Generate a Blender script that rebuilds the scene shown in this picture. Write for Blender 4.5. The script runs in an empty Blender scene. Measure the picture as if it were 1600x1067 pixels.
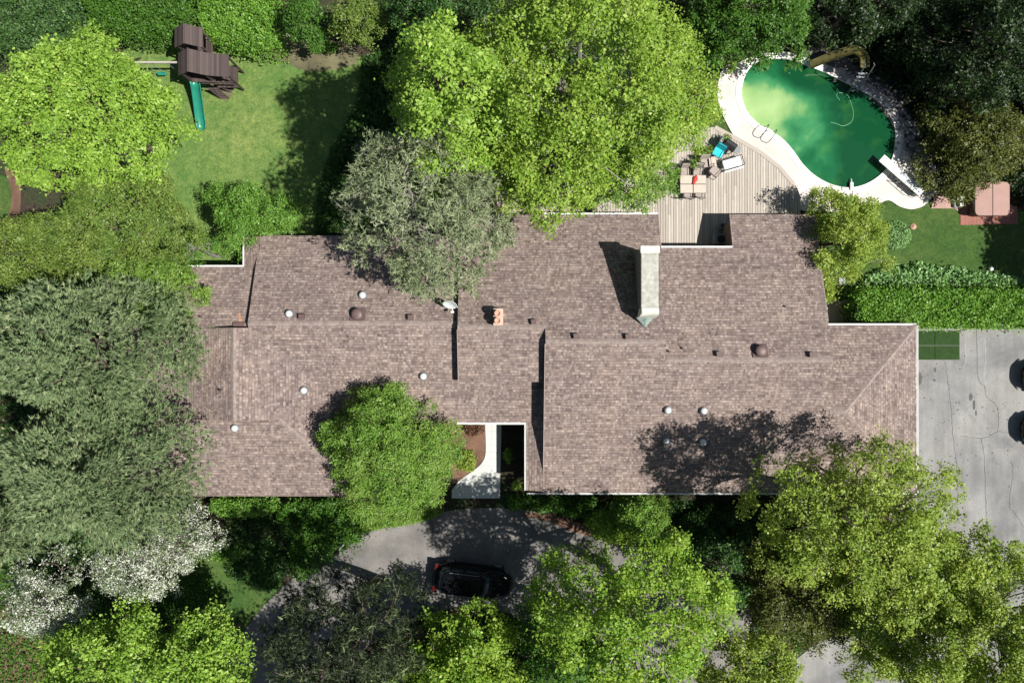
import bpy, bmesh, math, random
import numpy as np
from mathutils import Vector, Matrix
R = math.radians
sc = bpy.context.scene
# ------------------------------------------------------------------ camera, sky, sun, exposure
CAMZ, FPX = 45.0, 1215.0
cd = bpy.data.cameras.new('camera'); cam = bpy.data.objects.new('camera', cd)
sc.collection.objects.link(cam); sc.camera = cam
cam.location = (0, 0, CAMZ); cam.rotation_euler = (0, 0, 0)
cd.sensor_width = 36; cd.lens = 36*FPX/1600; cd.clip_end = 1000
SUNV = Vector((-0.60, 0.20, -1.0)).normalized()
w = bpy.data.worlds.new('World'); sc.world = w; w.use_nodes = True
nt = w.node_tree; nt.nodes.clear()
sky = nt.nodes.new('ShaderNodeTexSky'); sky.sky_type = 'NISHITA'; sky.sun_disc = False
sky.sun_elevation = math.asin(-SUNV.z); sky.sun_rotation = math.atan2(-SUNV.x, -SUNV.y)
bg = nt.nodes.new('ShaderNodeBackground'); bg.inputs[1].default_value = 0.05
wo = nt.nodes.new('ShaderNodeOutputWorld')
nt.links.new(sky.outputs[0], bg.inputs[0]); nt.links.new(bg.outputs[0], wo.inputs[0])
sd = bpy.data.lights.new('sun', 'SUN'); sd.energy = 5.0; sd.angle = R(0.5); sd.color = (1, .955, .88)
sun = bpy.data.objects.new('sun', sd); sc.collection.objects.link(sun)
sun.rotation_euler = SUNV.to_track_quat('-Z', 'Y').to_euler(); sun.location = (20, -8, 40)
sc.view_settings.view_transform = 'Standard'; sc.view_settings.look = 'None'
sc.view_settings.exposure = 0.40; sc.view_settings.gamma = 1
sc.cycles.max_bounces = 6; sc.cycles.transparent_max_bounces = 6

# ------------------------------------------------------------------ helpers
COL = sc.collection
def P(px, py, z=0.0):
    k = (CAMZ - z)/FPX
    return Vector(((px-800)*k, (533.5-py)*k, z))
def P2(px, py, z=0.0):
    v = P(px, py, z); return (v.x, v.y)
def tag(o, label=None, cat=None, group=None, kind=None):
    if label: o['label'] = label
    if cat: o['category'] = cat
    if group: o['group'] = group
    if kind: o['kind'] = kind
    return o
def empty(name, loc, rz=0, label=None, cat=None, group=None):
    o = bpy.data.objects.new(name, None); COL.objects.link(o)
    o.location = loc; o.rotation_euler = (0, 0, rz); o.empty_display_size = .2
    return tag(o, label, cat, group)
def link(name, me, m, parent=None, smooth=False):
    o = bpy.data.objects.new(name, me); COL.objects.link(o)
    if m and not me.materials: me.materials.append(m)
    if parent: o.parent = parent
    if smooth: me.polygons.foreach_set('use_smooth', [True]*len(me.polygons))
    return o
class MB:
    def __init__(s): s.v = []; s.f = []; s.M = Matrix.Identity(4); s.smooth = False
    def add(s, vs, fs):
        n = len(s.v); s.v += [tuple(s.M @ Vector(v)) for v in vs]; s.f += [[i+n for i in f] for f in fs]; return s
    def box(s, x0, x1, y0, y1, z0, z1):
        return s.add([(x0,y0,z0),(x1,y0,z0),(x1,y1,z0),(x0,y1,z0),(x0,y0,z1),(x1,y0,z1),(x1,y1,z1),(x0,y1,z1)],
                     [(3,2,1,0),(4,5,6,7),(0,1,5,4),(1,2,6,5),(2,3,7,6),(3,0,4,7)])
    def bar(s, a, b, w, h=None):
        a = Vector(a); b = Vector(b); h = h or w; d = (b-a).normalized()
        up = Vector((0,0,1)) if abs(d.z) < .95 else Vector((0,1,0))
        sx = d.cross(up).normalized(); sy = sx.cross(d).normalized()
        vs = []
        for p in (a, b):
            for i, j in ((-1,-1),(1,-1),(1,1),(-1,1)): vs.append(p + sx*i*w/2 + sy*j*h/2)
        return s.add(vs, [(3,2,1,0),(4,5,6,7),(0,1,5,4),(1,2,6,5),(2,3,7,6),(3,0,4,7)])
    def tube(s, pts, r, n=6, cap=True):
        pts = [Vector(p) for p in pts]; rs = r if isinstance(r, (list, tuple)) else [r]*len(pts)
        vs = []; m = len(pts)
        for i, p in enumerate(pts):
            d = (pts[min(i+1, m-1)] - pts[max(i-1, 0)]).normalized()
            up = Vector((0,0,1)) if abs(d.z) < .9 else Vector((1,0,0))
            sx = d.cross(up).normalized(); sy = sx.cross(d)
            for k in range(n):
                a = 2*math.pi*k/n; vs.append(p + (sx*math.cos(a) + sy*math.sin(a))*rs[i])
        fs = [(i*n+k, i*n+(k+1)%n, (i+1)*n+(k+1)%n, (i+1)*n+k) for i in range(m-1) for k in range(n)]
        if cap: fs += [tuple(range(n))[::-1], tuple((m-1)*n+k for k in range(n))]
        return s.add(vs, fs)
    def lathe(s, prof, c=(0,0,0), n=20):
        vs = []; c = Vector(c)
        for r, z in prof:
            for k in range(n):
                a = 2*math.pi*k/n; vs.append((c.x + r*math.cos(a), c.y + r*math.sin(a), c.z+z))
        m = len(prof)
        fs = [(i*n+k, i*n+(k+1)%n, (i+1)*n+(k+1)%n, (i+1)*n+k) for i in range(m-1) for k in range(n)]
        fs += [tuple(range(n))[::-1], tuple((m-1)*n+k for k in range(n))]
        return s.add(vs, fs)
    def prism(s, poly, z0, z1):
        n = len(poly); vs = [(p[0], p[1], z0) for p in poly] + [(p[0], p[1], z1) for p in poly]
        return s.add(vs, [tuple(range(n))[::-1], tuple(range(n, 2*n))] + [(i, (i+1)%n, n+(i+1)%n, n+i) for i in range(n)])
    def stack(s, rings):
        n = len(rings[0]); m = len(rings)
        vs = [p for r in rings for p in r]
        fs = [(i*n+k, i*n+(k+1)%n, (i+1)*n+(k+1)%n, (i+1)*n+k) for i in range(m-1) for k in range(n)]
        fs += [tuple(range(n))[::-1], tuple((m-1)*n+k for k in range(n))]
        return s.add(vs, fs)
    def build(s, name, m, parent=None, smooth=False, bevel=0):
        me = bpy.data.meshes.new(name); me.from_pydata(s.v, [], s.f); me.update()
        bm = bmesh.new(); bm.from_mesh(me); bmesh.ops.recalc_face_normals(bm, faces=bm.faces)
        if bevel: bmesh.ops.bevel(bm, geom=[e for e in bm.edges if len(e.link_faces) == 2 and e.calc_face_angle(0) > .6], offset=bevel, segments=2, affect='EDGES', clamp_overlap=True)
        bm.to_mesh(me); bm.free()
        return link(name, me, m, parent, smooth)
def sheet(name, poly, z, m, thick=0.0, parent=None, kind='structure'):
    """a horizontal sheet following an outline, with a real edge if thick"""
    bm = bmesh.new(); vs = [bm.verts.new((p[0], p[1], z)) for p in poly]; f = bm.faces.new(vs)
    f.normal_update()
    if f.normal.z < 0: f.normal_flip()
    if thick:
        ret = bmesh.ops.extrude_face_region(bm, geom=[f])
        nv = [g for g in ret['geom'] if isinstance(g, bmesh.types.BMVert)]
        bmesh.ops.translate(bm, verts=[v for v in bm.verts if v not in nv], vec=(0, 0, -thick))
        bmesh.ops.recalc_face_normals(bm, faces=bm.faces)
    bmesh.ops.triangulate(bm, faces=[g for g in bm.faces if len(g.verts) > 4])
    me = bpy.data.meshes.new(name); bm.to_mesh(me); bm.free()
    o = link(name, me, m, parent)
    if kind and not parent: o['kind'] = kind
    return o
def spline(pts, closed=True, sub=6):
    n = len(pts); out = []
    rng = range(n if closed else n-1)
    for i in rng:
        if closed: p0, p1, p2, p3 = (pts[(i+k) % n] for k in (-1, 0, 1, 2))
        else: p0, p1, p2, p3 = pts[max(i-1,0)], pts[i], pts[i+1], pts[min(i+2,n-1)]
        for k in range(sub):
            t = k/sub
            out.append(tuple(.5*((2*b)+(-a+c)*t+(2*a-5*b+4*c-d)*t*t+(-a+3*b-3*c+d)*t**3) for a, b, c, d in zip(p0, p1, p2, p3)))
    if not closed: out.append(tuple(pts[-1]))
    return out
def clip_half(poly, nx, ny, c):   # keep nx*x+ny*y <= c
    out = []
    for i in range(len(poly)):
        a = poly[i]; b = poly[(i+1) % len(poly)]
        da = nx*a[0]+ny*a[1]-c; db = nx*b[0]+ny*b[1]-c
        if da <= 0: out.append(a)
        if (da < 0 < db) or (db < 0 < da):
            t = da/(da-db); out.append(tuple(a[k]+(b[k]-a[k])*t for k in range(len(a))))
    return out
def clip_rect(poly, x0, x1, y0, y1):
    for h in ((1,0,x1),(-1,0,-x0),(0,1,y1),(0,-1,-y0)):
        if len(poly) >= 3: poly = clip_half(poly, *h)
    return poly
def copy_tree(o, parent=None):
    c = o.copy(); COL.objects.link(c)
    if parent: c.parent = parent
    for ch in list(o.children): copy_tree(ch, c)
    return c

# ------------------------------------------------------------------ materials
def srgb(r, g, b):
    f = lambda c: (c/255/12.92) if c/255 <= .04045 else ((c/255+.055)/1.055)**2.4
    return (f(r), f(g), f(b), 1)
class NT:
    def __init__(s, name):
        s.m = bpy.data.materials.new(name); s.m.use_nodes = True; s.t = s.m.node_tree
        s.b = s.t.nodes['Principled BSDF']; s.out = s.t.nodes['Material Output']
    def n(s, typ, **kw):
        nd = s.t.nodes.new(typ)
        for k, v in kw.items(): setattr(nd, k, v)
        return nd
    def l(s, a, b): s.t.links.new(a, b)
    def set(s, nd, i, v):
        if hasattr(v, 'is_output') or isinstance(v, bpy.types.NodeSocket): s.l(v, nd.inputs[i])
        else: nd.inputs[i].default_value = v
    def math(s, op, a, b=0.0, c=None):
        nd = s.n('ShaderNodeMath', operation=op); s.set(nd, 0, a); s.set(nd, 1, b)
        if c is not None: s.set(nd, 2, c)
        return nd.outputs[0]
    def noise(s, vec, scale, detail=4, rough=.55, dist=0):
        nd = s.n('ShaderNodeTexNoise'); nd.inputs['Scale'].default_value = scale; nd.inputs['Detail'].default_value = detail
        nd.inputs['Roughness'].default_value = rough; nd.inputs['Distortion'].default_value = dist
        if vec is not None: s.l(vec, nd.inputs['Vector'])
        return nd.outputs[0]
    def ramp(s, fac, stops, interp='LINEAR'):
        nd = s.n('ShaderNodeValToRGB'); nd.color_ramp.interpolation = interp; e = nd.color_ramp.elements
        while len(e) < len(stops): e.new(.5)
        for i, (p, c) in enumerate(stops): e[i].position = p; e[i].color = c if len(c) == 4 else (*c, 1)
        s.l(fac, nd.inputs[0]); return nd.outputs[0]
    def mix(s, fac, a, b, blend='MIX'):
        nd = s.n('ShaderNodeMix', data_type='RGBA', blend_type=blend)
        s.set(nd, 0, fac)
        for i, v in ((6, a), (7, b)):
            if isinstance(v, tuple): nd.inputs[i].default_value = v if len(v) == 4 else (*v, 1)
            else: s.l(v, nd.inputs[i])
        return nd.outputs[2]
    def bump(s, h, strength=.5, dist=.05):
        nd = s.n('ShaderNodeBump'); nd.inputs['Strength'].default_value = strength; nd.inputs['Distance'].default_value = dist
        s.l(h, nd.inputs['Height']); s.l(nd.outputs[0], s.b.inputs['Normal'])
    def pos(s): return s.n('ShaderNodeNewGeometry').outputs['Position']
    def obj(s): return s.n('ShaderNodeTexCoord').outputs['Object']
    def color(s, c): s.set(s.b, 'Base Color', c)
    def rough(s, v): s.set(s.b, 'Roughness', v)
def plain(name, c, rough=.6, metal=0, var=.12, scale=6, bump=0, coat=0):
    t = NT(name); v = t.noise(t.obj(), scale, 5, .6)
    lo = tuple(x*(1-var) for x in c[:3]) + (1,); hi = tuple(min(1, x*(1+var)) for x in c[:3]) + (1,)
    t.color(t.ramp(v, [(.3, lo), (.7, hi)])); t.rough(rough); t.b.inputs['Metallic'].default_value = metal
    if coat: t.b.inputs['Coat Weight'].default_value = coat; t.b.inputs['Coat Roughness'].default_value = .05
    if bump: t.bump(v, bump, .02)
    return t.m
def leafmat(name, stops, trans=.3, rough=.45, patch=None, tint=(1.15, 1.05, .5)):
    t = NT(name)
    at = t.n('ShaderNodeAttribute', attribute_name='rnd')
    c = t.ramp(at.outputs['Fac'], stops)
    if patch:
        pn = t.ramp(t.noise(t.pos(), .55, 3, .6), [(.42, (0,0,0,1)), (.62, (1,1,1,1))])
        c = t.mix(t.math('MULTIPLY', pn, patch[1]), c, patch[0])
    t.color(c); t.rough(rough); t.b.inputs['Specular IOR Level'].default_value = .35
    tr = t.n('ShaderNodeBsdfTranslucent')
    tc = t.mix(1.0, c, (*tint, 1), 'MULTIPLY'); t.l(tc, tr.inputs[0])
    mx = t.n('ShaderNodeMixShader'); mx.inputs[0].default_value = trans
    t.l(t.b.outputs[0], mx.inputs[1]); t.l(tr.outputs[0], mx.inputs[2]); t.l(mx.outputs[0], t.out.inputs[0])
    return t.m

# shingles : uv in metres, u along the course, v up the slope
def shingle_mat():
    t = NT('shingles'); uv = t.n('ShaderNodeUVMap', uv_map='UVMap').outputs[0]
    wob = t.noise(uv, 1.3, 3)
    sp = t.n('ShaderNodeSeparateXYZ'); t.l(uv, sp.inputs[0]); u, v = sp.outputs[0], sp.outputs[1]
    v = t.math('ADD', v, t.math('MULTIPLY', wob, .10))
    rv = t.math('DIVIDE', v, .155); row = t.math('FLOOR', rv); fr = t.math('FRACT', rv)
    wn = t.n('ShaderNodeTexWhiteNoise', noise_dimensions='1D'); t.l(row, wn.inputs['W'])
    def tabs(width, k):
        uu = t.math('ADD', t.math('DIVIDE', u, width), t.math('MULTIPLY', wn.outputs[0], 37.3*k))
        ti = t.math('FLOOR', uu)
        cb = t.n('ShaderNodeCombineXYZ'); t.l(ti, cb.inputs[0]); t.l(row, cb.inputs[1]); cb.inputs[2].default_value = k
        w2 = t.n('ShaderNodeTexWhiteNoise', noise_dimensions='3D'); t.l(cb.outputs[0], w2.inputs['Vector'])
        return w2.outputs[0], t.math('FRACT', uu)
    a, fa = tabs(.115, 1.0); b, fb = tabs(.27, 2.0)
    mixv = t.math('ADD', t.math('MULTIPLY', a, .62), t.math('MULTIPLY', b, .38))
    g = t.noise(uv, 38, 2, .7)
    mixv = t.math('ADD', mixv, t.math('MULTIPLY', t.math('SUBTRACT', g, .5), .25))
    col = t.ramp(mixv, [(.06, (.150,.117,.108)), (.3, (.205,.163,.150)), (.5, (.240,.192,.176)), (.72, (.275,.223,.203)), (.93, (.345,.283,.256))])
    big = t.ramp(t.noise(t.pos(), .35, 5, .65), [(.3, (.86,.85,.88)), (.7, (1.12,1.09,1.05))])
    col = t.mix(1.0, col, big, 'MULTIPLY')
    c_, fc = tabs(.10, 5.0)
    col = t.mix(t.math('MULTIPLY', t.math('GREATER_THAN', c_, .91), .34), col, (.46,.40,.36,1))
    col = t.mix(t.math('MULTIPLY', t.math('LESS_THAN', c_, .13), .32), col, (.10,.078,.074,1))
    mp = t.n('ShaderNodeMapping'); mp.inputs['Scale'].default_value = (.45, 2.6, 1); t.l(uv, mp.inputs[0])
    bands = t.ramp(t.noise(mp.outputs[0], 1.0, 4, .6, .4), [(.32, (.86,.85,.86)), (.5, (1,1,1)), (.68, (1.11,1.10,1.08))])
    col = t.mix(1.0, col, bands, 'MULTIPLY')
    mp3 = t.n('ShaderNodeMapping'); mp3.inputs['Scale'].default_value = (1.1, 9, 1); t.l(uv, mp3.inputs[0])
    col = t.mix(1.0, col, t.ramp(t.noise(mp3.outputs[0], 1.0, 3, .6), [(.36, (.78,.77,.78)), (.5, (1,1,1)), (.66, (1.16,1.15,1.13))]), 'MULTIPLY')
    mp2 = t.n('ShaderNodeMapping'); mp2.inputs['Scale'].default_value = (2.2, .22, 1); t.l(uv, mp2.inputs[0])
    strk = t.ramp(t.noise(mp2.outputs[0], 1.0, 5, .6), [(.55, (1,1,1)), (.75, (.80,.80,.82))])
    col = t.mix(.8, col, strk, 'MULTIPLY')
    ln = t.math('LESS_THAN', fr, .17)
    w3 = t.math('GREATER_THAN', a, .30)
    col = t.mix(t.math('MULTIPLY', t.math('MULTIPLY', ln, w3), .5), col, (.07,.05,.047,1))  # dark line at each course edge: its shadow drawn in the colour
    t.color(col); t.rough(.92); t.b.inputs['Specular IOR Level'].default_value = .2
    t.bump(t.math('ADD', t.math('MULTIPLY', t.math('SUBTRACT', 1.0, fr), 1.0), t.math('MULTIPLY', a, .7)), .55, .012)
    return t.m
M = {}
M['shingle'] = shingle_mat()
M['cap'] = plain('ridge_cap_shingle', (.262,.212,.192,1), .9, var=.30, scale=5, bump=.3)
M['white'] = plain('white_paint', (.78,.80,.78,1), .45, var=.06)
M['rakepaint'] = plain('rake_paint', (.36,.30,.27,1), .6)
M['fascia'] = plain('fascia_brown', (.16,.11,.09,1), .6)
M['brick'] = plain('wall_brick', (.15,.11,.09,1), .85, var=.25, scale=14, bump=.4)
M['chim'] = plain('chimney_concrete', (.40,.40,.36,1), .85, var=.28, scale=5, bump=.3)
M['chimlight'] = plain('chimney_cap_mortar', (.60,.60,.54,1), .85, var=.15, scale=7, bump=.3)
M['chimdark'] = plain('chimney_stone', (.20,.19,.18,1), .9, var=.4, scale=9, bump=.5)
M['lead'] = plain('lead_flashing', (.22,.28,.26,1), .5, var=.25, scale=6)
M['vent'] = plain('vent_brown_metal', (.13,.085,.08,1), .5, var=.15)
M['dome'] = plain('dome_acrylic', (.58,.62,.61,1), .15, var=.08, scale=20, coat=.6)
M['clay'] = plain('clay_pot', (.52,.30,.22,1), .8, var=.15)
M['black'] = plain('black_metal', (.02,.02,.022,1), .4)
M['rust'] = plain('rust_stain', (.42,.24,.15,1), .95, var=.2)
M['chrome'] = plain('steel_tube', (.42,.44,.46,1), .25, metal=1)
M['bark'] = plain('bark', (.13,.105,.085,1), .95, var=.35, scale=9, bump=.8)
M['barkgrey'] = plain('bark_grey', (.27,.25,.225,1), .95, var=.3, scale=9, bump=.6)
M['glass'] = plain('window_glass', (.03,.04,.05,1), .05)
M['carpaint'] = plain('black_car_paint', (.006,.0065,.009,1), .22, var=.05)
M['carglass'] = plain('car_glass', (.02,.035,.045,1), .06, var=.02)
M['carpaint'].node_tree.nodes['Principled BSDF'].inputs['Specular IOR Level'].default_value = .22
M['carglass'].node_tree.nodes['Principled BSDF'].inputs['Specular IOR Level'].default_value = .3
M['tyre'] = plain('tyre_rubber', (.02,.02,.02,1), .8)
M['light'] = plain('lamp_lens', (.10,.105,.11,1), .1)
M['redlens'] = plain('red_lens', (.10,.008,.008,1), .2)
M['slidegreen'] = plain('green_plastic', (.02,.22,.15,1), .3, var=.1, scale=3, coat=.3)
M['playwood'] = None
M['olive'] = plain('old_fibreglass', (.11,.10,.032,1), .5, var=.3, scale=4)
M['tub'] = plain('hot_tub_vinyl', (.34,.20,.17,1), .6, var=.07, scale=3, bump=.1)
M['tubdark'] = plain('hot_tub_cabinet', (.10,.055,.045,1), .7)
M['turq'] = plain('turquoise_cushion', (.03,.52,.60,1), .85, var=.12)
M['beige'] = plain('beige_fabric', (.36,.31,.28,1), .9, var=.1)
M['tile'] = plain('table_tile', (.52,.43,.365,1), .5, var=.1)
M['red'] = plain('red_cloth', (.62,.05,.04,1), .85)
M['grey'] = plain('grey_painted_metal', (.22,.24,.26,1), .5)
M['terracotta'] = plain('terracotta', (.35,.16,.10,1), .8)
M['stone'] = plain('stone', (.36,.33,.32,1), .9, var=.35, scale=2.5, bump=.6)
M['slab'] = plain('stone_slab', (.33,.34,.33,1), .9, var=.15, bump=.2)

def ground_mat():
    t = NT('ground_soil'); p = t.pos()
    a = t.noise(p, .35, 5, .6); b = t.noise(p, 7, 4, .7)
    c = t.ramp(b, [(.3, (.018,.014,.010)), (.55, (.05,.036,.024)), (.75, (.095,.066,.045))])
    c2 = t.ramp(b, [(.3, (.012,.022,.008)), (.7, (.045,.07,.02))])
    t.color(t.mix(t.ramp(a, [(.45,(0,0,0)),(.6,(1,1,1))]), c, c2)); t.rough(1); t.bump(b, .8, .06); return t.m
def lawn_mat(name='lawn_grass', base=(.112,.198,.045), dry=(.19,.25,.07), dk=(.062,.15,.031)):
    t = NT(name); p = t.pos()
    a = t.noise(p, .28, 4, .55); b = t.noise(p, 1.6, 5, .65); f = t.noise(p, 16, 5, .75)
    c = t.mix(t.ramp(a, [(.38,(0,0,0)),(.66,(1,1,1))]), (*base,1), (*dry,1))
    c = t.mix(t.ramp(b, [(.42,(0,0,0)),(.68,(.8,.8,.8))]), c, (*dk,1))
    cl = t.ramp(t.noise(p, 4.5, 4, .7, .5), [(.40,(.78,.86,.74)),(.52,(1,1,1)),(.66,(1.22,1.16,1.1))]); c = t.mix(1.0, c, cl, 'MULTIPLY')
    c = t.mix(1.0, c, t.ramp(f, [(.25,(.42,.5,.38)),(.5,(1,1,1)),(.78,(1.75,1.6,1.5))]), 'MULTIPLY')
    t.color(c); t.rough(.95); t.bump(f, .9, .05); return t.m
def conc_mat(name, base, var, joints=None, spots=True, cracks=False):
    t = NT(name); p = t.pos()
    a = t.noise(p, .6, 6, .65); f = t.noise(p, 14, 5, .7)
    lo = tuple(x*(1-var) for x in base); hi = tuple(min(.95, x*(1+var)) for x in base)
    c = t.ramp(a, [(.3, lo), (.7, hi)])
    c = t.mix(1.0, c, t.ramp(f, [(.25,(.82,.82,.82)),(.7,(1.1,1.1,1.1))]), 'MULTIPLY')
    if spots:
        s = t.ramp(t.noise(p, 1.1, 6, .75, .6), [(.60,(0,0,0)),(.75,(1,1,1))])
        c = t.mix(t.math('MULTIPLY', s, .45), c, tuple(x*.45 for x in base)+(1,))
    if cracks:
        pass
    if joints:
        sp = t.n('ShaderNodeSeparateXYZ'); t.l(p, sp.inputs[0])
        for k, j in enumerate(joints):
            if j:
                fr = t.math('FRACT', t.math('DIVIDE', sp.outputs[k], j))
                c = t.mix(t.math('MULTIPLY', t.math('LESS_THAN', fr, .02/j), .45), c, tuple(x*.4 for x in base)+(1,))
    if cracks:
        pv = t.ramp(t.noise(p, .22, 4, .6, .8), [(.38,(.76,.76,.78)),(.5,(1,1,1)),(.62,(1.18,1.17,1.14))]); c = t.mix(1.0, c, pv, 'MULTIPLY')
        sm = t.n('ShaderNodeMapping'); sm.inputs['Scale'].default_value = (1.6, .16, 1); t.l(p, sm.inputs[0])
        c = t.mix(1.0, c, t.ramp(t.noise(sm.outputs[0], 1.0, 5, .65), [(.38,(.87,.86,.85)),(.55,(1,1,1)),(.70,(1.10,1.10,1.09))]), 'MULTIPLY')
    t.color(c); t.rough(.9); t.bump(f, .3, .02); return t.m
M['ground'] = ground_mat(); M['lawn'] = lawn_mat()
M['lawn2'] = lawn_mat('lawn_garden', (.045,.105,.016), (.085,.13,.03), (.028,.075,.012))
M['conc'] = conc_mat('pool_concrete', (.64,.60,.555), .14)
M['coping'] = conc_mat('pool_coping_white', (.86,.84,.80), .05, spots=False)
M['drive'] = conc_mat('driveway_asphalt', (.235,.235,.235), .14, cracks=True)
M['asphalt'] = conc_mat('front_drive_asphalt', (.18,.17,.163), .38)
M['pavers'] = conc_mat('walk_pavers', (.58,.60,.58), .1, joints=(.6,.4), spots=False)
M['pinkpave'] = conc_mat('pink_pavers', (.42,.27,.235), .15, joints=(.5,.5), spots=False)
M['redpave'] = conc_mat('red_brick_pavers', (.30,.13,.10), .2, joints=(.22,.11), spots=False)
M['mulch'] = conc_mat('mulch', (.16,.09,.06), .45)
M['dirt'] = conc_mat('dry_dirt', (.13,.12,.065), .5)
def plank_mat(name, stops, rough=.85):
    t = NT(name); at = t.n('ShaderNodeAttribute', attribute_name='rnd')
    c = t.ramp(at.outputs['Fac'], stops); mp = t.n('ShaderNodeMapping'); mp.inputs['Scale'].default_value = (14, .8, 3)
    t.l(t.obj(), mp.inputs[0]); g = t.noise(mp.outputs[0], 3, 5, .7)
    c = t.mix(1.0, c, t.ramp(g, [(.3,(.8,.79,.78)),(.7,(1.12,1.12,1.12))]), 'MULTIPLY')
    t.color(c); t.rough(rough); t.bump(g, .3, .01); return t.m
M['deckwood'] = plank_mat('weathered_deck', [(0, (.39,.35,.305)), (.5, (.46,.415,.365)), (1, (.53,.485,.43))])
def playwood():
    t = NT('dark_playset_wood'); sp = t.n('ShaderNodeSeparateXYZ'); t.l(t.obj(), sp.inputs[0])
    x = t.math('DIVIDE', sp.outputs[0], .13); fl = t.math('FLOOR', x)
    wn = t.n('ShaderNodeTexWhiteNoise', noise_dimensions='1D'); t.l(fl, wn.inputs['W'])
    g = t.noise(t.obj(), 7, 5, .7)
    v = t.math('ADD', t.math('MULTIPLY', wn.outputs[0], .5), t.math('MULTIPLY', g, .5))
    c = t.ramp(v, [(.2, (.045,.030,.028)), (.8, (.105,.076,.073))])
    c = t.mix(t.math('MULTIPLY', t.math('LESS_THAN', t.math('FRACT', x), .12), .6), c, (.02,.014,.013,1))
    t.color(c); t.rough(.7); return t.m
M['playwood'] = playwood()
def water_mat():
    t = NT('algae_water'); p = t.pos()
    mp = t.n('ShaderNodeMapping'); mp.inputs['Location'].default_value = (-P(1225,175).x, -P(1225,175).y, 0); t.l(p, mp.inputs[0])
    sp = t.n('ShaderNodeSeparateXYZ'); t.l(mp.outputs[0], sp.inputs[0])
    n1 = t.noise(p, .42, 4, .5, .2)
    # depth of the basin grows to the right and under the far end; algae clouds on top of that
    d = t.math('ADD', t.math('MULTIPLY', sp.outputs[0], .27), t.math('MULTIPLY', t.math('SUBTRACT', n1, .5), 2.2))
    d = t.math('ADD', d, t.math('MULTIPLY', t.math('MAXIMUM', t.math('SUBTRACT', sp.outputs[1], .7), 0.0), .55))
    c = t.ramp(t.math('ADD', t.math('MULTIPLY', d, .5), .50), [(.18, (.36,.52,.23)), (.40, (.26,.43,.17)), (.58, (.05,.235,.095)), (.76, (.014,.13,.05)), (.98, (.006,.065,.025))])
    yl = t.ramp(t.noise(p, .8, 3, .5), [(.52,(0,0,0)),(.7,(1,1,1))])
    c = t.mix(t.math('MULTIPLY', yl, .14), c, (.10,.30,.03,1))
    t.color(c); t.rough(.08); t.b.inputs['Specular IOR Level'].default_value = .3
    t.bump(t.noise(p, 3, 3), .06, .05); return t.m
M['water'] = water_mat()
M['turf'] = lawn_mat('artificial_turf', (.020,.055,.009), (.024,.06,.010), (.018,.05,.009))

# ------------------------------------------------------------------ the ground and what lies on it
def sp2(pts, z=0, closed=True, sub=5): return [P2(x, y, z) for x, y in spline(pts, closed, sub)]
sheet('ground', [(-140,-140),(140,-140),(140,140),(-140,140)], 0, M['ground'])
sheet('lawn', sp2([(262,66),(310,72),(345,70),(390,62),(440,50),(480,50),(530,70),(565,92),(580,130),(565,180),(535,240),(520,300),(515,372),(480,400),(380,410),(330,420),(270,430),(200,420),(150,330),(150,200),(200,70)]), .02, M['lawn'])
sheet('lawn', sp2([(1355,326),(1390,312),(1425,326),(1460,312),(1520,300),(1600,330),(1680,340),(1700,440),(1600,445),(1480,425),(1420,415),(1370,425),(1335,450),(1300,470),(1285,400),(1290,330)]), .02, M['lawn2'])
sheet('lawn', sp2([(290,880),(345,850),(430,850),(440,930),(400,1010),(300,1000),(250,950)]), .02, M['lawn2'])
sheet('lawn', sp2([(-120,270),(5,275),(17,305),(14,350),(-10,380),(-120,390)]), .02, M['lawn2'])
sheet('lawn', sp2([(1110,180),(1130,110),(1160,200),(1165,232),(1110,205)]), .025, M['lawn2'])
sheet('soil_bed', sp2([(440,70),(450,30),(475,40),(500,60),(545,70),(560,95),(530,108),(482,112),(445,98),(400,80)]), .03, M['dirt'])
sheet('mulch_bed', sp2([(8,262),(30,280),(32,330),(22,370),(0,385),(-6,350),(14,335),(18,300)]), .03, M['mulch'])
sheet('mulch_bed', sp2([(-20,960),(40,955),(75,1010),(60,1070),(-20,1080)]), .03, M['mulch'])
sheet('mulch_bed', sp2([(815,805),(850,800),(900,815),(925,822),(930,838),(895,830),(850,812)]), .037, M['mulch'])
sheet('patio', sp2([(780,250),(840,230),(960,220),(960,345),(800,345),(775,300)]), .04, conc_mat('patio_stone', (.40,.33,.29), .2, joints=(.7,.7)))
sheet('driveway', [P2(*q) for q in [(1425,512),(1760,500),(1760,1200),(1230,1200),(1160,1080),(1230,1040),(1300,985),(1380,900),(1425,860)]], .03, M['drive'])
sheet('front_driveway', sp2([(340,1075),(400,960),(500,870),(570,832),(650,812),(720,795),(830,798),(930,835),(1060,880),(1180,960),(1160,1090),(1100,1200),(800,960),(640,975),(520,1060),(450,1200),(330,1180)]), .03, M['asphalt'])
sheet('garage_turf_base', [P2(*q) for q in [(1300,470),(1285,472),(1285,512),(1345,512),(1345,470)]], .035, conc_mat('side_path_concrete', (.33,.31,.27), .15, joints=(.9,.9)))
bpy.data.objects['garage_turf_base'].name = 'side_path'
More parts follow.
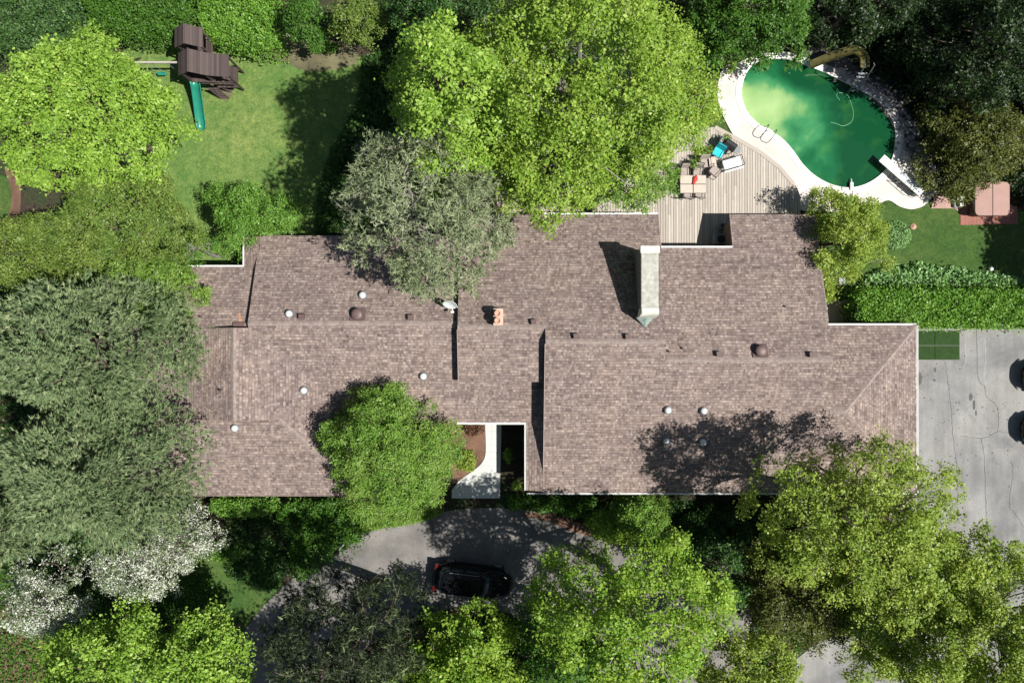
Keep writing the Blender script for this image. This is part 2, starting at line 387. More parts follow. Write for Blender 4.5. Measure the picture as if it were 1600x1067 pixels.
# cracks in the driveway: thin dark tar sheets
crk = MB(); rnd = random.Random(4)
def crack(pts, wd=.013):
    pts = spline(pts, False, 9); q = [P(x+rnd.uniform(-.8,.8), y+rnd.uniform(-.8,.8), .034) for x, y in pts]
    for a, b in zip(q, q[1:]):
        d = (b-a).normalized(); s = Vector((-d.y, d.x, 0))*wd*rnd.uniform(.5, 1.1)
        crk.add([a-s, b-s, b+s, a+s], [(0,1,2,3)])
for c_ in ([(1477,565),(1480,590),(1486,640),(1490,690),(1495,730),(1497,800)], [(1500,680),(1535,684),(1560,674),(1582,678),(1620,690)],
           [(1525,500),(1528,585),(1539,605),(1541,620),(1556,632),(1560,650),(1559,674)], [(1533,684),(1538,720),(1541,800),(1543,840)],
           [(1580,720),(1583,740),(1577,790),(1585,800),(1600,825)]): crack(c_)
o = crk.build('driveway_crack', plain('crack_tar', (.07,.068,.065,1), .95)); o['kind'] = 'structure'
cl = MB(); crk = cl
crack([(1539,530),(1540,560),(1538,590),(1541,600)], .014); crack([(1500,679),(1534,682),(1559,672)], .009); crack([(1508,520),(1509,560),(1505,580)], .012)
o = cl.build('driveway_lime_streak', plain('lime_streak', (.42,.42,.41,1), .95)); o['kind'] = 'structure'
st_ = MB()
for (x, y, rx, ry) in [(1437,592,3.6,11),(1461,578,2.2,4),(1460,594,2.5,2.5),(1517,620,3.2,6),(1522,632,2.4,8),(1525,645,1.4,5)]:
    st_.add([P(x+rx*math.cos(k/14*6.283)*rnd.uniform(.75,1.1), y+ry*math.sin(k/14*6.283)*rnd.uniform(.75,1.1), .0335) for k in range(14)], [tuple(range(14))[::-1]])
o = st_.build('oil_stain', plain('oil_stain', (.085,.085,.08,1), .8, var=.3)); o['kind'] = 'structure'
# paved walkway to the front door
sheet('walkway', [P2(*q) for q in [(706,778),(706,765),(716,752)]] + [P2(*q, ) for q in spline([(716,752),(735,738),(752,724),(759,706),(758,662)], False, 5)] + [P2(*q) for q in [(758,640),(784,640),(781,778)]], .06, M['pavers'], .08)
sheet('mulch_bed', sp2([(700,640),(757,640),(758,706),(750,724),(733,738),(712,750),(698,700)]), .035, M['mulch'])
# pool
POOL = [(1210,92),(1182,98),(1165,118),(1159,148),(1168,175),(1185,193),(1205,205),(1224,218),(1240,236),(1256,258),(1276,276),(1302,289),(1330,293),(1356,286),(1379,270),(1393,250),(1399,225),(1398,200),(1388,176),(1370,157),(1345,141),(1315,126),(1287,113),(1262,103),(1237,94)]
ZC = .12
pool_w = sp2(POOL, ZC, True, 5)
def offset(poly, d):
    n = len(poly); out = []
    ar = sum(poly[i][0]*poly[(i+1)%n][1]-poly[(i+1)%n][0]*poly[i][1] for i in range(n))
    sg = 1 if ar > 0 else -1
    for i in range(n):
        a = Vector(poly[i-1]); b = Vector(poly[(i+1) % n]); t = (b-a).normalized()
        out.append((poly[i][0]+t.y*d*sg, poly[i][1]-t.x*d*sg))
    return out
def ring(name, inner, outer, z, m, thick):
    n = len(inner); mb = MB()
    vs = [(x, y, z) for x, y in inner]+[(x, y, z) for x, y in outer]+[(x, y, z-thick) for x, y in inner]+[(x, y, z-thick) for x, y in outer]
    fs = []
    for i in range(n):
        j = (i+1) % n
        fs += [(i, j, n+j, n+i), (2*n+i, 2*n+j, j, i), (n+i, n+j, 3*n+j, 3*n+i)]
    mb.add(vs, fs); return mb.build(name, m)
CONC = [(1155,98),(1130,106),(1121,140),(1124,165),(1134,190),(1155,222),(1195,245),(1225,270),(1245,298),(1250,328),(1310,331),(1345,328),(1367,322),(1388,313),(1406,323),(1426,327),(1446,320),(1459,303),(1458,284),(1445,262),(1425,250),(1414,225),(1411,198),(1400,170),(1380,147),(1352,129),(1318,113),(1288,100),(1262,91),(1232,82),(1200,82),(1175,88)]
outer = sp2(CONC, .1, True, 4)
# concrete deck around the pool: a sheet with the pool cut out
bm = bmesh.new()
ov = [bm.verts.new((x, y, .1)) for x, y in outer]; inn = offset(pool_w, .12); iv = [bm.verts.new((x, y, .1)) for x, y in inn]
es = [bm.edges.new((a[i], a[(i+1) % len(a)])) for a in (ov, iv) for i in range(len(a))]
bmesh.ops.triangle_fill(bm, edges=es, use_beauty=True)
for f in bm.faces:
    f.normal_update()
    if f.normal.z < 0: f.normal_flip()
me = bpy.data.meshes.new('pool_deck'); bm.to_mesh(me); bm.free()
o = link('pool_deck', me, M['conc']); o['kind'] = 'structure'
o = ring('pool_coping', pool_w, offset(pool_w, .34), .125, M['coping'], .5); o['kind'] = 'structure'
sheet('pool_water', offset(pool_w, .02), .02, M['water'])
sheet('stone_bed', sp2([(1255,75),(1310,85),(1370,110),(1420,150),(1445,200),(1465,260),(1470,300),(1440,300),(1400,260),(1395,200),(1350,145),(1290,110),(1250,95)]), .06, conc_mat('stony_soil', (.10,.09,.085), .5))
# wooden deck
ZD = .75
deck = [P2(x, y, ZD) for x, y in [(1117,199),(1160,222),(1190,240),(1218,262),(1240,288),(1249,312),(1252,342),(1147,342),(1147,396),(1022,396),(1022,338),(925,338),(925,235),(1000,199)]]
wd = empty('wooden_deck', (*P2(1100,300,0), 0), 0, 'large weathered timber deck of narrow boards between the house and the green pool', 'deck')
ox, oy = wd.location.x, wd.location.y
vs = []; fs = []; rr = []
x = min(p[0] for p in deck); rd = random.Random(2); k = 0
while x < max(p[0] for p in deck):
    for seg in range(3):
        pass
    pl = clip_half(clip_half(deck, 1, 0, x+.130), -1, 0, -x)
    if len(pl) >= 3:
        ys = sorted(set([-5] + [rd.uniform(0, 6), rd.uniform(7, 12)] + [50]))
        for y0, y1 in zip(ys, ys[1:]):
            q = clip_rect([tuple(p) for p in pl], x-1, x+1, y0+.004, y1)
            if len(q) >= 3:
                n = len(vs); vs += [(a-ox, b-oy, ZD) for a, b in q] + [(a-ox, b-oy, ZD-.04) for a, b in q]; m_ = len(q)
                fs.append(tuple(range(n, n+m_))); fs += [(n+i, n+(i+1) % m_, n+m_+(i+1) % m_, n+m_+i) for i in range(m_)]
                rr += [rd.random()]*(m_+1)
    x += .15
me = bpy.data.meshes.new('planks'); me.from_pydata(vs, [], fs); me.update()
at = me.attributes.new('rnd', 'FLOAT', 'FACE'); at.data.foreach_set('value', rr)
link('planks', me, M['deckwood'], wd)
mb = MB(); mb.M = Matrix.Translation((-ox, -oy, 0)); mb.prism(offset(deck, -.03), .2, ZD-.045); mb.build('joists', plain('joist_wood', (.06,.05,.04,1), .9), wd)
mb = MB(); mb.M = Matrix.Translation((-ox, -oy, 0))
dd = [Vector((*p, ZD+.012)) for p in deck[:6]]
for a, b in zip(dd, dd[1:]): mb.bar(a, b, .22, .03)
o = mb.build('edge_board', M['deckwood'], wd)
at = o.data.attributes.new('rnd', 'FLOAT', 'FACE'); at.data.foreach_set('value', [.35]*len(o.data.polygons))
# ------------------------------------------------------------------ the house
house = empty('bungalow', (0, -2, 0), 0, 'long low bungalow with stepped brown shingle roofs and a wide concrete chimney', 'house')
HO = Matrix.Translation((0, 2, 0))
SW = MB(); SW.M = HO
def roofplane(polys, rect=None, thick=.2):
    """polys: lists of (x,y,z) lying on one plane. builds a slab with uv, plus wall below"""
    bm = bmesh.new(); uvl = bm.loops.layers.uv.new('UVMap')
    pts = [Vector(p) for p in polys[0]]
    n = None
    for i in range(1, len(pts)-1):
        c = (pts[i]-pts[0]).cross(pts[i+1]-pts[0])
        if c.length > .1: n = c.normalized(); break
    if n.z < 0: n = -n
    h = Vector((0,0,1)).cross(n).normalized(); s = n.cross(h)
    for poly in polys:
        ps = [Vector(p) for p in poly]
        if (ps[1]-ps[0]).cross(ps[2]-ps[0]).z < 0: ps.reverse()
        top = [bm.verts.new(HO @ p) for p in ps]; bot = [bm.verts.new(HO @ (p - Vector((0,0,thick)))) for p in ps]
        fs = [bm.faces.new(top), bm.faces.new(bot[::-1])]
        for i in range(len(ps)):
            j = (i+1) % len(ps); fs.append(bm.faces.new((top[i], bot[i], bot[j], top[j])))
        for f in fs:
            for lp in f.loops:
                q = lp.vert.co - HO.translation
                lp[uvl].uv = (q.dot(h)+50, q.dot(s)+50)
        for k, f in enumerate(fs): f.material_index = 0 if k == 0 else 1
        if rect:
            q = clip_rect([tuple(p) for p in ps], *rect)
            if len(q) >= 3:
                m = len(q)
                SW.add([(a, b, c-thick+.02) for a, b, c in q]+[(a, b, 0) for a, b, c in q], [tuple(range(m)), tuple(range(m, 2*m))[::-1]]+[(i, m+i, m+(i+1) % m, (i+1) % m) for i in range(m)])
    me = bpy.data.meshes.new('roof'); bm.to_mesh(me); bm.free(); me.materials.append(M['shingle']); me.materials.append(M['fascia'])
    return link('roof', me, None, house)
# --- key levels (world metres)
yS, zS = -8.25, 2.60; yN, zN = 6.94, 2.50
yR2 = -.94; zR2 = zS+.335*(yR2-yS); sN2 = (zR2-zN)/(yN-yR2)
yR1 = 0.0; zR1 = zS+.335*(yR1-yS); sN1 = (zR1-zN)/(yN-yR1)
yM = .74; zM = zR1-sN1*yM
xW, xR1, xStep, xC, xN1, xE, xG = -2.8, 1.71, 7.85, 7.98, 11.93, 16.5, 22.06
zr2n = lambda y: zN+sN2*(yN-y)
zr1n = lambda y: zN+sN1*(yN-y)
zs = lambda y: zS+.335*(y-yS)
yNo = 5.05
yG = .89; yGr = (yG+yS)/2; zGr = zs(yGr); hx = xG-(yGr-yS)
# right block, south side of the tall ridge then of the lower ridge
roofplane([[(xR1,yS,zS),(xStep,yS,zS),(xStep,yR1,zR1),(xR1,yR1,zR1)]], (xR1+.25,xStep,yS+.5,yR1))
roofplane([[(xStep,yS,zS),(xE,yS,zS),(xE,yR2,zR2),(xStep,yR2,zR2)],[(xE,yS,zS),(xG,yS,zS),(hx,yGr,zGr),(xE,yGr,zGr)]], (xStep,xG-.4,yS+.5,yR2))
roofplane([[(xE,yG,zS),(xG,yG,zS),(hx,yGr,zGr),(xE,yGr,zGr)]], (xE,xG-.4,yGr,yG-.35))
roofplane([[(xG,yG,zS),(xG,yS,zS),(hx,yGr,zGr)]], (hx,xG-.4,yS+.5,yG-.35))
# north sides
roofplane([[(xStep,yR2,zR2),(xE,yR2,zR2),(xE,yNo,zr2n(yNo)),(xStep,yNo,zr2n(yNo))],[(xN1,yNo,zr2n(yNo)),(xE,yNo,zr2n(yNo)),(xE,yN,zN),(xN1,yN,zN)]], (xStep,xE-.3,yR2,yN-.4))
roofplane([[(xR1,yR1,zR1),(xStep,yR1,zR1),(xStep,yNo,zr1n(yNo)),(xR1,yNo,zr1n(yNo))],[(xR1,yNo,zr1n(yNo)),(xC,yNo,zr1n(yNo)),(xC,yN,zN),(xR1,yN,zN)]], (xR1,xStep,yR1,yN-.4))
# middle block
roofplane([[(xW,yM,zM),(xR1,yM,zM),(xR1,yN,zN),(xW,yN,zN)]], (xW+.3,xR1,yM,yN-.4))
yMe = -2.13; zMe = 4.15
roofplane([[(xW,yM,zM),(xR1+.3,yM,zM),(xR1+.3,yMe,zMe),(xW,yMe,zMe)]], (xW+.3,xR1+.3,yMe+.25,yM))
# long left block and the entrance strip
yP, zP = -4.40, 2.77; yL = .95; zL = zP+.33*(yL-yP); yLn, zLn = 5.77, 2.6; xL = -13.75
zl = lambda y: zP+.33*(y-yP)
roofplane([[(xL,yP,zP),(xR1+.3,yP,zP),(xR1+.3,-1.6,zl(-1.6)),(xL,-1.6,zl(-1.6))],[(xL,-1.6,zl(-1.6)),(xW+.4,-1.6,zl(-1.6)),(xW+.4,yL,zL),(xL,yL,zL)]], (xL+.3,xR1+.3,yP+1.2,yL))
roofplane([[(xL,yL,zL),(xW+.4,yL,zL),(xW+.4,yLn,zLn),(xL,yLn,zLn)]], (xL+.3,xW+.4,yL,yLn-.4))
roofplane([[(.765,yS+.15,2.68),(xR1+.2,yS+.15,3.06),(xR1+.2,yP+.35,3.06),(.765,yP+.35,2.68)]], (1.2,xR1+.2,yS+.5,yP+.3), .16)
# west wing
xw, zw, zwe, sw = -14.41, 4.75, 2.60, .33
ywS, ywT, ywN = -8.43, -4.12, .71; zwT = zwe+.335*(ywT-ywS); dx = (zw-zwT)/sw; hw = (zw-zwe)/sw
hw2 = hw
for sgn in (1, -1):
    X = lambda d: xw+sgn*d
    roofplane([[(X(0),ywN,zw),(X(hw),ywN,zwe),(X(hw),ywT,zwe),(X(0),ywT,zw)],[(X(dx),ywT,zwT),(X(hw),ywT,zwe),(X(hw),ywS,zwe)]], (xw-hw+.4,xw+hw-.4,ywS+.4,ywN-.15))
roofplane([[(xw-hw,ywS,zwe),(xw+hw,ywS,zwe),(xw+dx,ywT,zwT),(xw-dx,ywT,zwT)]], (xw-hw+.4,xw+hw-.4,ywS+.4,ywT))
zl2 = 4.12
roofplane([[(xw-hw,4.04,2.9),(xL+.1,4.04,2.9),(xL+.1,ywN,zl2),(xw-hw,ywN,zl2)]], (xw-hw+.4,xL+.1,ywN,4.04-.4))
roofplane([[(xw-hw,ywN,zl2),(xw-1.2,ywN,zl2),(xw-1.2,-3.6,2.6),(xw-hw,-3.6,2.6)]], None)
roofplane([[(-14.55,3.9,2.74),(xL+.1,3.9,3.08),(xL+.1,yLn-.1,3.08),(-14.55,yLn-.1,2.74)]], (-14.1,xL+.1,3.9,yLn-.5), .16)
# gable triangles of the west wing, step walls
SW.add([(xw-dx,ywT+.06,zwT-.2),(xw+dx,ywT+.06,zwT-.2),(xw,ywT+.06,zw-.15)], [(0,1,2)])
SW.build('wall', M['brick'], house)
# ridge and hip caps
def cap(a, b, w=.26):
    a = Vector(a); b = Vector(b); d = (b-a).normalized(); s = Vector((-d.y, d.x, 0)).normalized()*w/2
    up = Vector((0,0,.028)); dn = Vector((0,0,-.035))
    mb = MB(); mb.M = HO
    mb.add([a-s+dn, a+up, a+s+dn, b-s+dn, b+up, b+s+dn], [(0,1,4,3),(1,2,5,4),(0,2,1),(3,4,5),(0,3,5,2)])
    mb.build('ridge_cap', M['cap'], house)
cap((xR1,yR1,zR1),(xStep,yR1,zR1)); cap((xStep,yR2,zR2),(xE,yR2,zR2)); cap((xW,yM,zM),(xR1,yM,zM)); cap((xL,yL,zL),(xW,yL,zL))
cap((xw,ywT,zw),(xw,ywN,zw)); cap((xw+dx,ywT,zwT+.02),(xw+hw,ywS,zwe)); cap((xw-dx,ywT,zwT+.02),(xw-hw,ywS,zwe))
cap((hx,yGr,zGr),(xG,yG,zS)); cap((hx,yGr,zGr),(xG,yS,zS)); cap((xE,yGr,zGr),(hx,yGr,zGr))
# gutters (U channels) and white rake edges
def gutter(a, b, nx, ny, w=.085):
    a = Vector(a); b = Vector(b); n = Vector((nx, ny, 0))
    prof = [(0,-.02),(0,-.12),(w,-.12),(w,.0),(w-.025,.0),(w-.025,-.09),(.02,-.09),(.02,-.02)]
    vs = [a+n*p+Vector((0,0,q)) for p, q in prof]+[b+n*p+Vector((0,0,q)) for p, q in prof]; k = len(prof)
    mb = MB(); mb.M = HO
    mb.add(vs, [(i, (i+1) % k, k+(i+1) % k, k+i) for i in range(k)]+[tuple(range(k)), tuple(range(k, 2*k))]); return mb.build('gutter', M['white'], house)
e = .003
gutter((xR1,yN+e,zN),(xC,yN+e,zN),0,1); gutter((xC,yNo+e,zr2n(yNo)),(xN1,yNo+e,zr2n(yNo)),0,1); gutter((xW-.2,yP-e,zP),(.765,yP-e,zP),0,-1,.10)
gutter((.765-e,yS+.15,2.70),(.765-e,yP-.02,2.70),-1,0); gutter((xE+e,yG+e,zS),(xG,yG+e,zS),0,1); gutter((xG+e,yS,zS),(xG+e,yG,zS),1,0)
gutter((xR1-.9,yS-e,zS),(xG,yS-e,zS),0,-1,.08); gutter((xw-hw,4.04+e,2.9),(-14.55,4.04+e,2.9),0,1); gutter((-14.55-e,4.04+.1,2.74),(-14.55-e,yLn-.1,2.74),-1,0)
def rake(a, b, off):
    mb = MB(); mb.M = HO; mb.bar(Vector(a)+Vector(off)+Vector((0,0,-.09)), Vector(b)+Vector(off)+Vector((0,0,-.09)), .03, .17); mb.build('rake_board', M['rakepaint'], house)
rake((xR1,yS,zS),(xR1,yR1-.1,zR1-.03),(-.02,0,0)); rake((xC,yNo,zr1n(yNo)),(xC,yN,zN),(.02,0,0)); rake((xN1,yNo+.1,zr2n(yNo+.1)),(xN1,yN,zN),(-.02,0,0))
rake((xW,yM-.1,zM-.03),(xW,yMe,zMe),(-.02,0,0)); rake((xE,yG+.15,zr2n(yG+.15)),(xE,yN,zN),(.02,0,0))
# doors and windows under the eaves
def wall_window(x, y, ax, wd_, z0, z1):
    mb = MB(); mb.M = HO
    if ax == 'x': mb.box(x-wd_/2, x+wd_/2, y-.03, y+.03, z0, z1); g = (x-wd_/2+.07, x+wd_/2-.07, y-.04, y+.04, z0+.07, z1-.07)
    else: mb.box(x-.03, x+.03, y-wd_/2, y+wd_/2, z0, z1); g = (x-.04, x+.04, y-wd_/2+.07, y+wd_/2-.07, z0+.07, z1-.07)
    f = mb.build('window', M['white'], house); mb = MB(); mb.M = HO; mb.box(*g); mb.build('pane', M['glass'], f)
for x in (3.5, 6, 9, 12.5, 15.5): wall_window(x, yS+.48, 'x', 1.4, .9, 2.1)
for x in (-19,-16.5,-12,-9.5): wall_window(x, ywS+.38, 'x', 1.4, .9, 2.1)
for x in (-11,-8,-5): wall_window(x, yLn-.38, 'x', 1.4, .9, 2.1)
for x in (13,15): wall_window(x, yN-.38, 'x', 1.3, .9, 2.1)
for x in (3.5,6): wall_window(x, yN-.38, 'x', 1.6, .8, 2.2)
for y in (-1.3, -5.2):
    mb = MB(); mb.M = HO; mb.box(xG-.42, xG-.36, y-1.5, y+1.5, .05, 2.15); mb.build('garage_door', M['white'], house)
mb = MB(); mb.M = HO; mb.box(-.95, .05, yP+1.14, yP+1.19, .05, 2.15); dr = mb.build('door', M['fascia'], house)
mb = MB(); mb.M = HO; mb.lathe([(.03,0),(.03,.06)], (-.1, yP+1.1, 1.0), 8); mb.build('handle', M['chrome'], dr)
# wide chimney
cx0, cx1, cy0, cy1, cz = 6.47, 7.34, 1.22, 4.78, 6.08
mb = MB(); mb.M = HO; mb.box(cx0+.05, cx1-.05, cy0+.12, cy1-.05, 2.6, cz-.22); ch = mb.build('chimney', M['chimdark'], house)
mb = MB(); mb.M = HO; mb.box(cx0, cx1, cy0+.45, cy1-.36, cz-.22, cz); mb.build('chimney_cap', M['chim'], ch, bevel=.015)
mb = MB(); mb.M = HO; mb.box(cx0-.05, cx1+.05, cy1-.36, cy1, cz-.22, cz+.05); mb.build('chimney_cap', M['chimlight'], ch, bevel=.02)
mb = MB(); mb.M = HO
mb.stack([[(cx0-.10,cy0-.02,cz-.7),(cx1-.0,cy0-.02,cz-.7),(cx1+.0,cy0+.45,cz-.7),(cx0+.0,cy0+.45,cz-.7)],[(cx0-.06,cy0+.05,cz-.15),(cx1+.05,cy0+.1,cz-.15),(cx1+.05,cy0+.45,cz-.15),(cx0,cy0+.45,cz-.15)],[(cx0+.03,cy0+.18,cz+.03),(cx1-.0,cy0+.18,cz+.03),(cx1-.02,cy0+.45,cz+.03),(cx0+.02,cy0+.45,cz+.03)]])
mb.build('chimney_cap', M['chimlight'], ch, bevel=.02)
zz = zr1n(.8); mb = MB(); mb.M = HO
mb.add([(cx0-.14,cy0+.02,5.32),(cx1-.08,cy0+.02,5.32),(cx0+.36,cy0-.50,zr1n(cy0-.5)+.01),(cx0+.36,cy0+.02,5.45),(cx0-.14,cy0+.02,4.6),(cx1-.08,cy0+.02,4.6)], [(0,2,3),(3,2,1),(0,4,2),(1,2,5)])
mb.build('flashing', M['lead'], ch)
# small chimney with two clay pots
mb = MB(); mb.M = HO; a = P(771,508,5.55); b = P(786,482,5.55)
mb.box(a.x, b.x, a.y, b.y, 4.3, 5.55); sc_ = mb.build('chimney', plain('buff_mortar', (.55,.40,.32,1), .85), house)
for k, yy in enumerate((489.5, 501)):
    q = P(777.5, yy, 5.8); mb = MB(); mb.M = HO
    mb.lathe([(.15,-.27),(.15,-.03),(.165,0),(.165,.04),(.125,.04),(.115,-.01)], (q.x, q.y, 5.8), 20)
    mb.build('chimney_pot', M['clay'], sc_, True)
# roof surface height at any point, found from the planes
def roofz(x, y):
    z = 0
    def up(v, ok=True):
        nonlocal z
        if ok: z = max(z, v)
    if xStep <= x <= xE and yS <= y <= yN: up(min(zs(y), zr2n(y)))
    if xR1 <= x < xStep and yS <= y <= yN: up(min(zs(y), zr1n(y)))
    if xE < x <= xG: up(min(zs(y), zS+.335*(yG-y), zS+.335*(xG-x)))
    if xW <= x < xR1 and yMe <= y <= yN: up(min(zM+(y-yM)*(zM-zMe)/(yM-yMe), zr1n(y)))
    if xL <= x <= xW and yP <= y <= yLn: up(min(zl(y), zLn+(zL-zLn)/(yLn-yL)*(yLn-y)))
    if xw-hw <= x <= xw+hw and ywS <= y <= ywN: up(min(zw-sw*abs(x-xw), 9 if y > ywT else zwe+.335*(y-ywS)))
    if x < xL and ywN <= y < 4.04: up(2.9+(zl2-2.9)/(4.04-ywN)*(4.04-y))
    return z
def on_roof(px, py, h=0):
    z = 4.0
    for _ in range(8):
        p = P(px, py, z+h); z = roofz(p.x, p.y) or 4
    p = P(px, py, z+h); return p.x, p.y, z
for px, py in [(566,461),(451,490),(661,588),(474,610),(366,669),(1044,641),(1100,642),(1042,690),(1099,691)]:
    x, y, z = on_roof(px, py, .2); mb = MB(); mb.M = HO
    mb.lathe([(.21,-.1),(.21,.14),(.175,.17)], (x, y, z), 20); f = mb.build('skylight_tube', M['grey'], house, True)
    mb = MB(); mb.M = HO; mb.lathe([(.175,.14),(.175,.19),(.16,.23),(.11,.27),(.04,.285)], (x, y, z), 20); mb.build('dome', M['dome'], f, True)
for px, py, h in [(472,495,.16),(642,496,.16),(834,503,.14),(900,525,.14),(981,526,.14),(1123,553,.14),(1268,554,.14),(369,508,.10),(377,507,.06)]:
    h = h*1.9
    x, y, z = on_roof(px, py, .1); mb = MB(); mb.M = HO
    s = .13; mb.stack([[(x-s,y-s,z-.1),(x+s,y-s,z-.1),(x+s,y+s,z-.15),(x-s,y+s,z-.15)],[(x-s,y-s,z+h),(x+s,y-s,z+h),(x+s*1.1,y+s,z+h-.04),(x-s*1.1,y+s,z+h-.04)]]); mb.build('roof_vent', M['vent'], house)
for px, py in [(558,491),(1189,548)]:
    x, y, z = on_roof(px, py, .2); mb = MB(); mb.M = HO
    mb.stack([[(x-.40,y-.35,z-.05),(x+.40,y-.35,z-.05),(x+.40,y+.35,z-.25),(x-.40,y+.35,z-.25)],[(x-.40,y-.35,z+.19),(x+.40,y-.35,z+.19),(x+.40,y+.35,z-.08),(x-.40,y+.35,z-.08)]])
    f = mb.build('attic_fan', M['vent'], house); mb = MB(); mb.M = HO
    mb.lathe([(.22,-.1),(.22,.22),(.31,.22),(.31,.27),(.24,.33),(.1,.36)], (x, y, z), 24); mb.build('fan_hood', M['vent'], f, True)
for px, py in [(1046,549),(1067,544),(1228,479),(343,609)]:
    x, y, z = on_roof(px, py, .1); mb = MB(); mb.M = HO; mb.tube([(x,y,z-.1),(x,y,z+.18)], .05, 8); mb.build('vent_pipe', M['black'], house)
# rust streak below the small metal flashing, a thin patch on the shingles
mb = MB(); mb.M = HO; pts = []
for px, py in [(372,490),(375,488),(377,497),(380,506),(384,508),(378,509),(372,508),(373,500)]:
    x, y, z = on_roof(px, py); pts.append((x, y, z+.006))
mb.add(pts, [tuple(range(8))]); mb.build('rusty_flashing', M['rust'], house)
# satellite dish
x, y, z = on_roof(708, 478); mb = MB(); mb.M = HO; mb.tube([(x,y,z),(x,y,z+.55),(x-.06,y+.06,z+.75)], .03, 8); mast = mb.build('satellite_dish', M['grey'], house)
mb = MB(); mb.M = HO @ Matrix.Translation((x-.08, y+.1, z+.85)) @ Matrix.Rotation(R(62), 4, 'X') @ Matrix.Rotation(R(-10), 4, 'Y')
mb.lathe([(.02,-.02),(.22,.02),(.36,.09),(.38,.09),(.37,.115),(.355,.105),(.2,.045),(.02,.01)], (0,0,0), 28); mb.build('reflector', plain('dish_pale', (.62,.68,.68,1), .4), mast, True)
mb = MB(); mb.M = HO; mb.tube([(x-.05,y+.05,z+.6),(x+.02,y-.25,z+.62),(x+.02,y-.33,z+.72)], .02, 6); mb.tube([(x+.16,y+.05,z+.85),(x+.3,y-.12,z+.8)], .015, 6); mb.box(x-.06,x+.1,y-.4,y-.3,z+.7,z+.8); mb.build('feed_arm', M['white'], mast)

# ------------------------------------------------------------------ foliage
rng = np.random.default_rng(11)
def mesh_np(name, V, F, rnd_, m, parent=None):
    """V (n,3); F (k,c) constant face size; rnd_ per face"""
    me = bpy.data.meshes.new(name); c = F.shape[1]
    me.vertices.add(len(V)); me.vertices.foreach_set('co', V.astype(np.float32).ravel())
    me.loops.add(F.size); me.loops.foreach_set('vertex_index', F.astype(np.int32).ravel())
    me.polygons.add(len(F)); me.polygons.foreach_set('loop_start', np.arange(0, F.size, c, dtype=np.int32))
    try: me.polygons.foreach_set('loop_total', np.full(len(F), c, dtype=np.int32))
    except Exception: pass
    me.update(calc_edges=True)
    at = me.attributes.new('rnd', 'FLOAT', 'FACE'); at.data.foreach_set('value', rnd_.astype(np.float32))
    me.materials.append(m)
    o = bpy.data.objects.new(name, me); COL.objects.link(o)
    if parent: o.parent = parent
    return o
def unit(v): return v/np.maximum(np.linalg.norm(v, axis=1, keepdims=True), 1e-6)
def quads(p, nrm, size, asp=.62):
    n = len(p); r = rng.normal(size=(n, 3)); t = unit(np.cross(nrm, r)); b = np.cross(nrm, t)
    s = size[:, None]*.5
    fold = nrm*s*.25
    V = np.stack([p+t*s, p+b*s*asp+fold, p-t*s, p-b*s*asp+fold], 1).reshape(-1, 3)
    F = np.arange(4*n).reshape(n, 4); return V, F
def tufts(p, d, ln, k=7, wd=.028, spread=.9):
    n = len(p); P0 = np.repeat(p, k, 0); D = np.repeat(d, k, 0); L = np.repeat(ln, k)[:, None]
    dr = unit(D*.55+rng.normal(size=(n*k, 3))*spread*.6); sd = unit(np.cross(dr, rng.normal(size=(n*k, 3))))*wd
    V = np.stack([P0-sd, P0+sd, P0+dr*L*rng.uniform(.7, 1.1, (n*k, 1))], 1).reshape(-1, 3)
    return V, np.arange(3*n*k).reshape(-1, 3)
def limb(mb, a, b, r0, r1, r, bend=.12, seg=5):
    a = Vector(a); b = Vector(b); L = (b-a).length; pts = []
    off = [Vector((r.uniform(-1,1), r.uniform(-1,1), r.uniform(-.6,.9)))*L*bend for _ in range(2)]
    for i in range(seg+1):
        t = i/seg; pts.append(a.lerp(b, t)+off[0]*math.sin(t*math.pi)+off[1]*.5*math.sin(2*t*math.pi))
    mb.tube(pts, [r0+(r1-r0)*i/seg for i in range(seg+1)], 5, False); return pts
KINDS = {}
